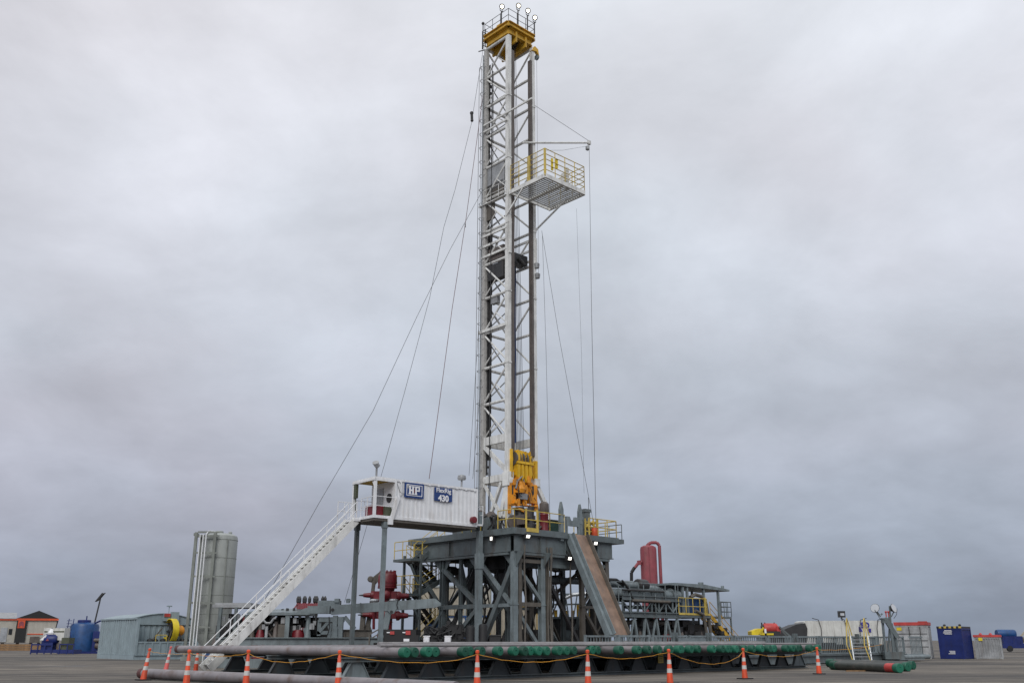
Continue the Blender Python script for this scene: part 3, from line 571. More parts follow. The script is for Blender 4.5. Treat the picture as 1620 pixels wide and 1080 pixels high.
m = MB(); vb(m,812,774,834,778,-.2,.3); vb(m,804,797,846,801,-.3,.5); vb(m,802,799,805,812,-.2,.3); vb(m,843,797,848,808,-.2,.3); m2_ = vz(812,800); m.prism([(m2_.x,yT-.35,m2_.z-.1),(m2_.x+1.2,yT-.35,m2_.z-.25),(m2_.x+1.2,yT-.35,m2_.z-.4),(m2_.x+.5,yT-.35,m2_.z-.35)], (0,.5,0)); vb(m,803,752,806,764,-.1,.3); vb(m,845,752,849,800,.0,.3); obj('frame', m, ORG, td)
m = MB(); vb(m,817,780,829,791,-.35,.2); obj('grille', m, GALV, td)
m = MB(); vb(m,811,778,835,797,0.1,.5); vb(m,826,756,832,775,0,.3); obj('gearbox', m, BROWN, td)
m = MB(); vb(m,813,756,817,770,-.1,.2); vb(m,821,758,825,772,-.2,.2); vb(m,810,765,820,768,-.15,.25); p = vz(819,774); m.lathe((p.x,yT-.2,p.z), [(.3,-.25),(.35,0),(.2,.3),(.12,.5)], 12); obj('gooseneck', m, ORG, td)
rd_ = random.Random(8); m = MB()
for k in range(26): 
    p = vz(rd_.uniform(808,834), rd_.uniform(758,796)); w1, w2 = rd_.uniform(.04,.16), rd_.uniform(.05,.28); m.box(p.x-w1,p.x+w1,yT-rd_.uniform(.28,.4),yT-.1,p.z-w2,p.z+w2)
obj('bracket', m, ORG, td)
m = MB()
for k in range(18):
    p = vz(rd_.uniform(806,840), rd_.uniform(762,798)); q = p+Vector((rd_.uniform(-.3,.3),0,rd_.uniform(-.7,.2))); m.tube((p.x,yT-.42,p.z),(q.x,yT-.40,q.z),.025,5)
obj('hydraulic_line', m, DARK, td)
m = MB(); p = vz(811,763); q = vz(821,756); m.path([(p.x,yT-.3,p.z-.4),(p.x+.1,yT-.35,p.z+.1),(q.x,yT-.3,q.z+.1),(q.x+.3,yT-.2,q.z-.4)], .07, 8); obj('hose', m, GALV, td, True)
m = MB(); p = vz(823,802); m.lathe((p.x,yT+.05,0), [(.25,p.z-1.5),(.4,p.z-1.3),(.42,p.z-.7),(.3,p.z-.5),(.3,p.z)], 14); m.tube((p.x+.5,yT,p.z-.2),(p.x+.3,yT,p.z-1.3),.08,6); m.tube((p.x-.5,yT,p.z-.2),(p.x-.3,yT,p.z-1.3),.08,6); obj('pipe_handler', m, DARK, td, True)
m = MB(); p = vz(810,804); m.lathe((p.x,yT-.1,p.z-.9), [(.3,-.12),(.5,-.1),(.5,.1),(.3,.12)], 16, 'y'); obj('hose_reel', m, BROWN, td, True)

# ------------------------------------------------------------------ equipment standing on the drill floor
def floor_item(name, label, cat): return thing(name, label, cat, (RIG[0], RIG[1], 0), RZ)
p = py(RIG, 861, 818, .7); t = floor_item('mud_bucket', 'dark red upright cylinder on the drill floor right of the top drive', 'drum')
m = MB(); m.lathe((p.x,.7,FZ), [(.26,0),(.28,.1),(.26,.15),(.26,1.0),(.28,1.05),(.26,1.1),(.26,1.2)], 18); obj('barrel', m, RED, t, True)
m = MB(); m.lathe((p.x,.7,FZ), [(.3,1.2),(.32,1.25),(.3,1.75),(.2,1.85),(.08,1.9)], 18); obj('cap', m, BROWN, t, True)
t = floor_item('iron_roughneck', 'dark brown pipe wrenching machine standing below the top drive', 'machine')
m = MB(); m.box(2.2,3.6,1.5,2.6,FZ,FZ+.25); m.box(2.4,3.4,1.6,2.3,FZ+.5,FZ+1.1); m.box(2.5,3.0,1.4,1.7,FZ+.9,FZ+1.5); obj('body', m, BROWN, t)
m = MB(); m.lathe((2.9,1.5,FZ), [(.4,.25),(.4,.5),(.2,.6),(.2,1.6)], 14); m.tube((2.4,1.5,FZ+.9),(3.8,1.4,FZ+.6),.1,8); obj('jaw', m, DARK, t, True)
t = floor_item('drawworks', 'grey and brown winch unit behind the left front corner of drill floor', 'winch')
m = MB(); m.box(.5,2.2,4.6,6.4,FZ,FZ+.5); m.box(.6,1.6,3.0,3.5,FZ,FZ+.9); m.box(.5,2.0,5.0,6.3,FZ+.5,FZ+1.3); obj('housing', m, GREY, t)
m = MB(); m.lathe((.7,4.0,FZ+.9), [(.3,0),(.55,.05),(.55,.15),(.35,.2),(.35,.9),(.55,.95),(.55,1.05)], 18, 'x'); obj('drum', m, BROWN, t, True)
m = MB()
for k in range(14): a = Vector((random.uniform(.4,2.0), random.uniform(1.8,3.8), FZ)); m.path([a, a+Vector((random.uniform(-.2,.2),random.uniform(-.3,.3),random.uniform(.4,1.1))), a+Vector((random.uniform(-.5,.5),random.uniform(-.6,.6),random.uniform(.1,.9)))], random.uniform(.03,.07), 6)
obj('hose', m, DARK, t, True)
t = floor_item('tool_box', 'low dark green steel box beside the handrail on drill floor', 'box')
p = py(RIG, 874, 828, .9); m = MB(); m.box(p.x-.4,p.x+.4,.7,1.3,FZ,FZ+.75); obj('box', m, mat('dark_green',(.03,.07,.055),.5), t); m = MB(); m.box(p.x-.43,p.x+.43,.67,1.33,FZ+.75,FZ+.82); obj('lid', m, DARK, t)
t = floor_item('pipe_stand', 'clutter of brown elevator clamps lying near the floor handrail', 'clamps')
m = MB()
for k in range(7): x = 2.9+.25*k; m.lathe((x,.9+.1*(k%2),FZ), [(.12,0),(.16,.1),(.14,.35+.1*(k%3)),(.08,.45+.1*(k%3))], 8)
m.bar((2.7,.7,FZ+.1),(3.6,.7,FZ+.7),.08); m.bar((3.1,.6,FZ+.1),(4.0,.8,FZ+.5),.1); obj('clamp', m, BROWN, t)
t = floor_item('control_stand', 'dark control column with aerial at right end of the drill floor', 'control stand')
p = py(RIG, 930, 812, .9); m = MB(); m.box(p.x-.35,p.x+.35,.8,1.5,FZ,FZ+.5); m.box(p.x-.22,p.x+.22,.9,1.3,FZ+.5,p.z+.1); m.box(p.x-.3,p.x+.3,.85,1.35,p.z+.1,p.z+.3); obj('column', m, GREY, t)
m = MB(); m.tube((p.x+.2,1,p.z+.3),(p.x+.2,1,p.z+1.1),.02,5); obj('aerial', m, DARK, t)
m = MB()
for z in (.3,.6,.9): m.box(p.x-.6,p.x+.6,.62,.7,FZ+z,FZ+z+.06)
for x in (-.6,-.2,.2,.55): m.box(p.x+x,p.x+x+.06,.6,.68,FZ,FZ+1.15)
m.lathe((p.x-.2,.75,FZ+.7),[(.1,-.1),(.2,0),(.1,.1)],10,'y'); m.lathe((p.x+.3,.75,FZ+.9),[(.1,-.1),(.18,0),(.1,.1)],10,'y'); obj('valve_panel', m, RAILY, t)
t = floor_item('drum_canister', 'small orange red canister standing by the right floor handrail', 'canister')
p = py(RIG, 941, 843, .6); m = MB(); m.lathe((p.x,.6,FZ), [(.22,0),(.25,.08),(.25,.5),(.2,.58)], 14); obj('body', m, ORNG, t, True); m = MB(); m.lathe((p.x,.6,FZ), [(.1,.58),(.1,.66),(.05,.7)], 10); obj('lid', m, RED, t)

# ------------------------------------------------------------------ control cabin
CB = (-7.69, 53.19, 40.0)
cab = thing('control_cabin', 'long white corrugated control cabin on stilts with blue signs', 'cabin', (CB[0], CB[1], 0), 40)
X1 = py(CB, 755, 833, 0).x; XS = py(CB, 624, 800, 0).x; Z0 = 8.0
ZR = py(CB, 624, 757, 0).z; WC = 2.44
m = MB(); m.box(0, X1, 0, WC, Z0, Z0+.16); obj('base_frame', m, CABW, cab)
m = MB(); m.box(.05, X1-.05, .05, WC-.05, Z0-.14, Z0-.002)
obj('underside', m, TAUPE, cab)
m = MB(); m.corr((XS,0.03),(X1,0.03),Z0+.16,ZR-.12,.016,.30); m.corr((X1-.03,0.0),(X1-.03,WC),Z0+.16,ZR-.12,.016,.30); m.corr((X1,WC-.03),(XS,WC-.03),Z0+.16,ZR-.12,.035,.3); m.box(XS,XS+.06,.05,WC-.05,Z0+.16,ZR-.12); obj('wall', m, CABW, cab)
m = MB(); m.box(XS-.02,X1+.02,-.02,WC+.02,ZR-.12,ZR); 
for x in (XS-.02, X1-.1): m.box(x, x+.12, -.025, .1, Z0+.16, ZR-.12); m.box(x, x+.12, WC-.1, WC+.025, Z0+.16, ZR-.12)
for k in range(9): x = XS+.3+k*(X1-XS-.6)/8; m.box(x, x+.14, -.04, .02, ZR-.16, ZR-.10)
m.box(XS+.35,XS+.42,-.06,-.02,ZR-.9,ZR-.1); obj('roof', m, CABW, cab)
# porch canopy, posts and rail
m = MB(); m.box(0,XS-.02,0,WC,ZR-.05,ZR+.02); m.box(0,XS-.02,-.02,.06,ZR-.2,ZR-.05); m.box(-.03,.05,-.02,WC,ZR-.18,ZR-.05); obj('canopy', m, CABW, cab)
m = MB(); m.box(.06,XS-.04,.08,WC-.02,ZR-.10,ZR-.055); obj('canopy_lining', m, TRAYG, cab)
for (x, y) in ((.0, .0), (.0, WC-.14)):
    m = MB(); m.box(x, x+.14, y, y+.14, Z0+.16, ZR-.15); m.bar((x+.07,y+.07+(.25 if y == 0 else -.25),ZR-.2),(x+.07,y+.07,ZR-.6),.08); obj('porch_post', m, CABW, cab)
m = MB(); m.bar((XS-.25,-.06,Z0-.15),(XS+.2,-.06,Z0+1.25),.10,.22); m.box(XS-.42,XS-.12,-.12,.0,Z0-.32,Z0+.1); obj('hinge_arm', m, CABW, cab)
m = MB(); rail(m, [(.07,.2,Z0+.16),(.07,1.5,Z0+.16)], 1.05, 2, .7, .022); rail(m, [(.1,.02,Z0+.16),(XS,.02,Z0+.16)], 1.05, 2, .9, .022); rail(m, [(.3,WC-.05,Z0+.16),(XS,WC-.05,Z0+.16)], 1.05, 2, .6, .018); obj('porch_rail', m, CABW, cab)
m = MB(); m.lathe((XS-.005,.55,Z0+1.25), [(.26,-.04),(.26,.0),(.2,.01)], 20, 'x'); obj('porthole', m, BLACK, cab)
m = MB(); m.box(XS-.05,XS-.01,1.2,2.1,Z0+.2,ZR-.4); obj('door', m, GALV, cab)
m = MB(); m.box(.15,.85,.3,1.15,Z0+.17,Z0+.75); obj('porch_locker', m, RED, cab)
m = MB(); m.box(XS-.55,XS-.1,.15,.55,Z0+.17,Z0+.7); obj('porch_crate', m, OLIVE, cab)
m = MB(); m.box(.0,.16,WC-.4,WC-.15,Z0+1.3,Z0+2.1); m.path([(.08,WC-.3,Z0+1.3),(.04,WC-.35,Z0+.8),(.1,WC-.3,Z0+.5)],.03,5); obj('breaker_box', m, OLIVE, cab)
m = MB(); m.path([(XS+.1+.09*k, -.05, ZR-.25-.55*math.sin(math.pi*k/8)) for k in range(9)], .018, 5); m.box(XS+.75,XS+.9,-.08,-.01,ZR-.45,ZR-.2); obj('cable', m, GALV, cab)
for x, hh in ((.25,.55), (X1-1.0,.45)):
    m = MB(); m.tube((x,.3,ZR),(x,.3,ZR+hh),.06,7); 
    if hh < .5: m.lathe((x,.3,ZR+hh), [(.02,0),(.24,.05),(.27,.15),(.24,.3),(.08,.36)], 14)
    else: m.tube((x,.3,ZR+hh),(x-.18,.15,ZR+hh+.28),.06,10,.2); m.tube((x,.3,ZR+hh),(x+.15,.4,ZR+hh+.2),.06,8,.12)
    obj('roof_lamp', m, GALV, cab, True)
def sign(name, u0, v0, u1, v1):
    a = py(CB,u0,v0,-.06); c = py(CB,u1,v1,-.06); m = MB(); m.box(a.x,c.x,-.075,-.03,c.z,a.z); o = obj(name, m, SIGNB, cab); return o, a, c
o, a, c = sign('emblem_sign', 640.5, 762, 670, 789)
cx_, cz_ = (a.x+c.x)/2, (a.z+c.z)/2; W_, H_ = c.x-a.x, a.z-c.z; yf = -.09
m = MB(); b_ = .035; fx0, fx1, fz0, fz1 = a.x+.12, c.x-.12, c.z+.11, a.z-.11
m.box(fx0,fx1,yf,-.076,fz0,fz0+b_); m.box(fx0,fx1,yf,-.076,fz1-b_,fz1); m.box(fx0,fx0+b_,yf,-.076,fz0+b_,fz1-b_); m.box(fx1-b_,fx1,yf,-.076,fz0+b_,fz1-b_); obj('border', m, SIGNW, o)
m = MB(); lw, lh = W_*.24, H_*.56; hx = cx_-W_*.155; pxx = cx_+W_*.155; z0 = cz_-lh/2; z1 = cz_+lh/2; st = lw*.34
def bb(x0, x1, z0_, z1_): m.box(x0, x1, yf-.01, -.076, z0_, z1_)
bb(hx-lw/2,hx-lw/2+st,z0,z1); bb(hx+lw/2-st,hx+lw/2,z0,z1); bb(hx-lw/2+st,hx+lw/2-st,cz_-st*.45,cz_+st*.45)
for xx in (hx-lw/2+st/2, hx+lw/2-st/2):
    for zz in (z0, z1-st*.55): m.box(xx-st*.78, xx+st*.78, yf-.014, -.076, zz, zz+st*.55)
bb(pxx-lw/2,pxx-lw/2+st,z0,z1); bb(pxx-lw/2+st,pxx+lw/2,z1-st*.7,z1); bb(pxx-lw/2+st,pxx+lw/2,cz_-st*.35,cz_+st*.3); bb(pxx+lw/2-st*.7,pxx+lw/2,cz_+st*.3,z1-st*.7); m.box(pxx-lw/2-st*.25, pxx-lw/2+st*1.3, yf-.014, -.076, z0, z0+st*.55)
m.box(pxx-lw/2-st*.25, pxx-lw/2, yf-.014, -.076, z1-st*.55, z1)
obj('lettering', m, SIGNW, o)
m = MB(); m.prism([(cx_-.035,yf-.02,z0+.1),(cx_+.035,yf-.02,z0+.1),(cx_,yf-.02,z1-.1)], (0,.02,0)); obj('derrick_mark', m, RED, o)
o, a, c = sign('number_sign', 687.5, 770, 715, 794)
cx_, cz_ = (a.x+c.x)/2, (a.z+c.z)/2
text('lettering', 'FlexRig', .37, SIGNW, o, (cx_, -.09, cz_+.22), (math.pi/2,0,0), .012, .004)
text('lettering', '430', .50, SIGNW, o, (cx_, -.09, cz_-.24), (math.pi/2,0,0), .01, .016)
m = MB(); a = py(CB,749,822,-.1); m.lathe(a, [(.1,-.14),(.2,-.12),(.2,.12),(.1,.14)], 14, 'y'); obj('alarm_horn', m, RED, cab, True)
m = MB(); m.box(X1+.0,X1+.5,.1,1.4,Z0+.1,Z0+.2); rail(m, [(X1+.5,.1,Z0+.2),(X1+.5,1.4,Z0+.2)], 1.1, 2, .6, .025); m.box(X1+.02,X1+.08,.3,1.1,Z0+.2,Z0+2.1); obj('end_platform', m, CABW, cab)
for i, (u, y) in enumerate(((606, .2), (562, WC-.15))):
    x = py(CB,u,900,y).x; m = MB(); m.box(x-.105,x+.105,y-.105,y+.105,.0,Z0-.15); m.box(x-.25,x+.25,y-.25,y+.25,0.0,.06); m.box(x-.14,x+.14,y-.14,y+.14,Z0-.5,Z0-.16); obj('stilt', m, GREYL if i == 0 else GREY, cab)
x = py(CB,758,900,.5).x; m = MB(); m.box(x-.15,x+.15,.35,.65,0,Z0-.15); m.box(x-.2,x+.2,.3,.7,5.6,6.5); m.box(x-.14,x+.14,.36,.64,Z0+.2,Z0+1.0); m.box(x-.4,x+.4,.1,.9,0,.08); obj('stilt', m, GREYL, cab)
# stairs
st = thing('long_stairway', 'long white steel stairway rising from the yard to the cabin porch', 'stairs', (CB[0], CB[1], 0), 40)
stair(st, (-8.1, WC-.55, .15), (-.25, WC-.55, Z0-.05), .95, (0,1,0), WHITE, CABW, .2, 'handrail', 1.05, .42)
m = MB(); m.box(-.45,-.03,WC-1.1,WC-.02,Z0-.1,Z0+.02); rail(m, [(-.9,WC-.02,Z0-.0),(-.05,WC-.02,Z0-.0)], 1.05, 2, .5, .024); obj('landing', m, CABW, st)

# ------------------------------------------------------------------ stair tower at the rear left of the floor
tw = thing('stair_tower', 'dark zigzag stair tower with yellow rails behind the white cabin', 'stair tower', (RIG[0], RIG[1], 0), RZ)
yS = 9.0
def sx(u): return py(RIG, u, 930, yS).x
def szv(u, v): return py(RIG, u, v, yS).z
xl_, xr_2 = sx(660), sx(696)
lv = [(xl_-1.0, .1), (xr_2, 2.5), (xl_, szv(650,938)), (xr_2, 5.4), (xl_, szv(650,883)), (xr_2, FZ-.05)]
for i, (a, b_) in enumerate(zip(lv, lv[1:])):
    yy = yS if i % 2 == 0 else yS+.9
    stair(tw, (a[0],yy,a[1]), (b_[0],yy,b_[1]), .8, (0,1,0), DARK if i % 2 else GREY, RAILY, .22, 'handrail', 1.0, .3)
for x, z in lv[1:5]:
    s_ = -1 if x < (xl_+xr_2)/2 else 1; m = MB(); m.box(x, x+s_*1.0, yS-.5, yS+1.4, z-.18, z-.02); obj('landing', m, GREY, tw)
    m = MB(); rail(m, [(x,yS-.45,z),(x+s_*.95,yS-.45,z),(x+s_*.95,yS+1.35,z)], 1.1, 2, .9, .028); obj('landing_rail', m, RAILY, tw)
for x in (xl_-.1, xr_2+.3):
    for y in (yS-.45, yS+1.35): m = MB(); m.bar((x,y,0),(x,y,6.9),.14); obj('post', m, GREY, tw)
m = MB(); m.bar((xl_-.9,yS-.4,4.0),(xl_,yS-.4,2.6),.12); m.bar((xl_-.9,yS-.4,6.2),(xl_,yS-.4,4.6),.12); m.bar((xl_,yS-.4,6.2),(xr_2,yS-.4,6.2),.1); m.bar((xl_,yS-.4,3.9),(xr_2,yS-.4,3.9),.1); obj('brace', m, GREY, tw)

# ------------------------------------------------------------------ casing pipe rack in the foreground
RK = (-6.2, 36.0, RZ)
RACK_SHADE = mat('rack_shaded_grey', (.045,.055,.062), .55, dirt=(.09,.06,.045), damt=.4)  # rack grey with the shade under the pipes put into its colour
rk_t = thing('pipe_rack', 'long low grey pipe rack of trapezoid plates under the capped casing pipes', 'pipe rack', (RK[0], RK[1], 0), RZ)
RL = 31.5
for y, x0, x1 in ((0, 0, RL), (7.0, 1.0, RL-.5), (14.0, 2.6, RL-1)):
    m = MB(); m.ibeam((x0,y,.82), (x1,y,.82), .24, .16, .03); m.ibeam((x0,y,.07), (x1,y,.07), .3, .14, .03); obj('rail_beam', m, GREY, rk_t)
    k = int((x1-x0)/1.72); RD = RACK_SHADE
    for i in range(k):
        x = x0+.1+(x1-x0-1.4)*i/(k-1); m = MB()
        m.prism([(x,y-.01,.14),(x+1.2,y-.01,.14),(x+.84,y-.01,.735),(x+.36,y-.01,.735)], (0,.02,0))
        m.bar((x+1.2,y,.14),(x+.84,y,.735),.16,.03,up=(1,0,0)); m.bar((x,y,.14),(x+.36,y,.735),.16,.03,up=(1,0,0)); obj('gusset_leg', m, GREYL if i == k-1 or (i == 0 and y == 0) else RACK_SHADE, rk_t)  # end plates keep lighter grey, the others carry painted shade
for x in (.6, 10, 20.5, RL-.8):
    m = MB(); m.ibeam((x,.13,.09),(x,13.9,.09),.16,.14,.02); obj('spreader', m, GREY, rk_t)
PR = .172; PZ = 1.08
for y, z, r, x0 in ((-.75, 1.31, .06, 1.2), (2.6, 1.345, .09, 3.5)):  # added tubes stand in for the pale upper sides of the casing pipes
    m = MB(); m.tube((x0,y,z),(RL,y,z),r,10); obj('pale_band', m, mat('pale_band_grey', (.24,.23,.235), .5, dirt=(.12,.09,.08), damt=.5), rk_t, True)
ENDR = mat('dull_red_end', (.10,.035,.032), .6)
def pipe_thing(name, label, length, r, mt, capm, group=None, caps=(1,1)):
    t = thing(name, label, 'pipe', (0,0,0), 0, group)
    m = MB(); m.lathe((0,0,0), [(r,0),(r,length)], 14, 'y'); obj('tube', m, mt, t, True)
    for k, y in enumerate((0, length)):
        if not caps[k]: continue
        s_ = -1 if y == 0 else 1; m = MB(); m.lathe((0,y,0), [(r*.25,s_*.10),(r*.30,s_*.125),(r*.95,s_*.115),(r*1.06,s_*.09),(r*1.06,-s_*.12),(r*1.02,-s_*.2)] , 16, 'y'); obj('end_cap', m, capm if k == 0 else ENDR, t, True)
    return t
proto = None; x = 1.94; i = 0; rng = random.Random(3)
groups_ = 'casing pipes laid side by side on the rack'
while x < RL-.25:
    y0 = -1.8+rng.choice((0,0,.05,.1,.35,.7,.9,1.3,1.7))*(.7 if i > 28 else 1.0)+rng.uniform(-.06,.06)
    if i == 0: y0 = -1.8
    if i == 1: y0 = -1.75
    wp = wor(RK, (x, y0, PZ+rng.uniform(0,.012)))
    if proto is None:
        proto = pipe_thing('casing_pipe', 'grey steel casing pipe with green end cap lying on the long rack', 16.2, PR, PIPE, GREEN, groups_); proto.location = wp; proto.rotation_euler[2] = math.radians(RZ)
    else: dup(proto, wp, RZ+rng.uniform(-.12,.12))
    x += PR*2+.012+(rng.choice((0,.05,.1,.3)) if i < 26 else .02); i += 1
t = pipe_thing('casing_pipe', 'frontmost casing pipe on the rack, its red far end reaching farthest left', 18.6, PR, PIPE, GREEN); t.location = wor(RK, (1.56, -1.8, PZ)); t.rotation_euler[2] = math.radians(RZ)
# loose pipes on the ground, lower left
a = gz(224, 1073, 0.0); fa = math.degrees(math.atan2(-8.5, 7.4))
for k, (dx_, dy_, ln) in enumerate(((0, 0, 18.5),)):
    t = pipe_thing('casing_pipe', ('thick grey pipe lying on the ground beside the leftmost cones','grey pipe lying on the ground just behind the foreground ground pipe')[k], ln, .19, PIPE, GREEN, None, (0,1))
    t.rotation_euler[2] = math.radians(RZ+4); e = wor((0,0,RZ+4), (dx_, -ln, 0)); t.location = (a.x+e.x+.0, a.y+e.y+dy_*.3, .21)
t = thing('warning_plate', 'small yellow warning plate hanging from the long pipe rack', 'sign', wor(RK, (18.2,-.12,.45)), RZ)
m = MB(); m.box(-.2,.2,0,.02,-.0,.42); obj('plate', m, RAILY, t); m = MB()
for z in (.08,.18,.28): m.box(-.14,.12,-.006,-.001,z,z+.03)
obj('marking', m, DARK, t)

# ------------------------------------------------------------------ delineator cones with rope
def cone(label, u, Y, om, lean=(0,0), v=None, h=1.2):
    x = (u-810)/F_PX*(Y*CP - EYE*SP + .6*SP); t = thing('traffic_cone', label, 'traffic cone', (x, Y, 0), random.uniform(0,90), 'orange and white cones along the rope line')
    T_ = Matrix.Shear('XY', 4, lean) if False else None
    m = MB(); pr = [(.115,.04),(.10,.30)]; seq = [(.04,.38,om),(.38,.53,CONEW),(.53,.68,om),(.68,.83,CONEW),(.83,1.02,om)]
    R_ = lambda z: .125-.075*z
    def sh(m):
        m.v = [(p[0]+lean[0]*p[2], p[1]+lean[1]*p[2], p[2]) for p in m.v]; return m
    m = MB(); m.box(-.24,.24,-.24,.24,0,.045); obj('base', m, BLACK, t)
    m = MB()
    m.lathe((0,0,0), [(R_(.04),.04),(R_(1.02),1.02),(.035,1.05),(.03,1.09),(.06,1.10),(.065,1.17),(.03,1.2)], 14); obj('body', sh(m), om, t, True)
    for z0, z1, q in seq:
        if q is CONEW: m = MB(); m.lathe((0,0,0), [(R_(z0),z0+.001),(R_(z0)+.004,z0+.002),(R_(z1)+.004,z1-.002),(R_(z1),z1-.001)], 14); obj('band', sh(m), CONEW, t, True)
    return Vector((x+lean[0]*1.08, Y+lean[1]*1.08, 1.08))
CN = [('leaning orange and white cone at the end of the ground pipe, farthest left', 229, 39.5, (.12,0)),
      ('upright orange cone just right of the leaning leftmost cone', 297, 34.0, (.0,0)),
      ('orange and white cone in front of the foot of the white stairway', 391, 33.5, (.0,0)),
      ('orange and white cone in front of the left end of the pipe rack', 536, 31.8, (.0,0)),
      ('orange and white cone in front of the rack, below the mast base', 755, 32.0, (0,0)),
      ('orange and white cone in front of the rack, below the ramp top', 930, 33.0, (0,0)),
      ('orange and white cone in front of the rack, below the mud tank deck', 1059, 36.3, (0,0)),
      ('orange and white cone standing clear below the yellow tank stairs', 1177, 40.8, (0,0)),
      ('orange and white cone beyond the right end of the pipe rack', 1294, 46.5, (0,0))]
tips = [cone(l_, u, Y, CONEO, ln) for (l_, u, Y, ln) in CN]
cone('faded pink tilted cone standing behind the rope at far left', 264, 52, CONEP, (.13,0)); cone('small distant orange cone behind the rope near the stair foot', 311, 50, CONEO, (.03,0))
tips.append(Vector(gz(1400, 1066))+Vector((0,0,1.3)))
for i, (a, b_) in enumerate(zip(tips, tips[1:])):
    m = MB(); n_ = 14; sag = (.05,.1,.32,.22,.26,.22,.38,.26,.1)[i]; m.path([a.lerp(b_, k/n_)+Vector((.0,-.03,-sag*4*(k/n_)*(1-k/n_)**(1.0+.25*((i%3)-1))+.012*math.sin(k*2.3+i))) for k in range(n_+1)], .0075, 5)
    loc0 = ('leaning leftmost cone','second cone from left','third cone from left','left rack end cone','cone below the mast base','cone below the ramp top','cone below mud tank deck','cone below yellow tank stairs','cone beyond the rack end')[i]
    tag(obj('barrier_rope', m, ROPE, smooth=True), 'thin orange rope running right from the '+loc0, 'rope', 'orange ropes strung between the cones')

# ------------------------------------------------------------------ catwalk unit beyond the rack
KW = (5.4, 52.5, RZ)
cw = thing('catwalk', 'long low grey steel catwalk with barred sides reaching right from the ramp foot', 'catwalk', (KW[0], KW[1], 0), RZ)
KL = 33.0; m = MB(); m.ibeam((0,0,.3),(KL,0,.3),.3,.5,.05); m.ibeam((0,2.4,.3),(KL,2.4,.3),.3,.5,.05)
for i in range(18): m.bar((.5+i*1.9,.15,.3),(.5+i*1.9,2.25,.3),.12,.3)
obj('skid', m, GREY, cw)
m = MB(); m.box(0,KL,-.02,2.42,.56,.60); obj('deck', m, GREY, cw)
k = 0; x = .3
while x < KL-1.0:
    wd = (2.6,3.1,4.2,3.4)[k%4]; x1 = min(x+wd, KL)
    for y in (0.0, 2.4):
        m = MB()
        m.box(x,x1,y-.05,y+.05,1.66,1.76); m.box(x,x1,y-.04,y+.04,.62,.70); m.box(x,x+.1,y-.06,y+.06,.6,1.78); m.box(x1-.1,x1,y-.06,y+.06,.6,1.78)
        for j in range(1, int((x1-x)/.24)): m.box(x+j*.24,x+j*.24+.035,y-.02,y+.02,.70,1.66)
        obj('barred_panel', m, GREYL, cw)
    x = x1+.25; k += 1
m = MB(); m.box(5.2,7.9,-.12,-.06,1.15,1.62); obj('side_plate', m, GREYL, cw)
for x in (4.9, 5.2, 8.1, 8.4, 17.5, 17.8, 25.7, 26.0): m = MB(); m.box(x,x+.13,-.12,.02,.0,1.92); obj('post', m, GREY, cw)
m = MB(); m.box(KL-.2,KL+2.6,-.4,2.6,.25,.5); m.box(KL-3,KL+1.2,-.9,-.3,.12,.4); m.lathe((KL-2,-.8,.32), [(.16,0),(.16,4.2)], 12, 'x'); obj('end_skid', m, GREYL, cw)
m = MB()
for j in range(9): m.box(KL+.5+j*.22,KL+.55+j*.22,-.3,-.26,.5,1.7)
m.box(KL+.4,KL+2.5,-.34,-.22,1.66,1.78); obj('end_grille', m, GREYL, cw)
# black trough machinery seen through the bars
m = MB()
for j in range(26): x = 1+j*1.2; m.box(x,x+random.uniform(.4,1.0),.9,1.9,.6,random.uniform(.8,1.4))
obj('rollers', m, DARK, cw)

# ------------------------------------------------------------------ yellow handled step ladder and loose pipes, right
lad = thing('step_ladder', 'grey access steps with tall yellow looped handrails at right', 'ladder steps', (0,0,0))
a = gz(1352, 1049); b_ = gz(1380, 1049); dv = (b_-a); t0 = at(1366, 1006, a.y+1.0); 
for k, s_ in enumerate((a, b_)):
    m = MB(); m.bar(s_, s_+Vector((.25,1.0,1.75)), .07, .16); obj('stringer', m, ALU, lad)
m = MB()
for j in range(1, 8): q = Vector((.25,1.0,1.75))*(j/8); m.bar(a+q, b_+q, .22, .04)
obj('tread', m, ALU, lad)
for s_ in (a, b_):
    m = MB(); c = s_+Vector((-.08,-.0,.1)); q = Vector((.25,1.0,1.75))
    m.path([c, c+Vector((-.25,.2,1.1)), c+Vector((.0,.6,2.6)), c+Vector((.12,.8,2.85)), c+Vector((.24,.95,2.6)), c+Vector((.48,1.1,1.7))], .035, 6); m.path([c+Vector((-.02,.1,.8)), c+Vector((.1,.5,1.6)), c+Vector((.08,.75,2.7))], .03, 6); obj('handrail', m, RAILY, lad, True)
for k, (u, v, ln) in enumerate(((1425,1064,5.6),(1438,1061.5,5.2),(1446,1058.5,5.9))):
    p = gz(u, v); t = pipe_thing('short_pipe', ('dark green pipe with red band lying on the ground, nearest of three at right','middle short dark pipe of the three lying at right','rear short dark pipe of the three lying at right')[k], ln, .21, PIPED, GREEN, None, (1,0))
    t.rotation_euler[2] = math.radians(15+k*7); t.location = (p.x, p.y+.2, .22); t['group'] = 'short pipes on the ground at right'
    if k == 0: m = MB(); m.lathe((0,.25,0), [(.216,0),(.216,.6)], 14, 'y'); obj('band', m, REDB, t, True)
    if k != 1: m = MB(); m.lathe((0,ln,0), [(.21,-.5),(.235,-.48),(.235,0),(.1,.06)], 14, 'y'); obj('end_cap', m, GREEN, t, True)
m = MB(); m.bar((0,0,.03),(3.2,.0,.03),.1,.06); p = gz(1345,1062); tag(obj('dunnage_plank', m, WOOD, None, False, (p.x,p.y+.6,0), 8), 'thin wooden plank under the short pipes at right', 'plank')

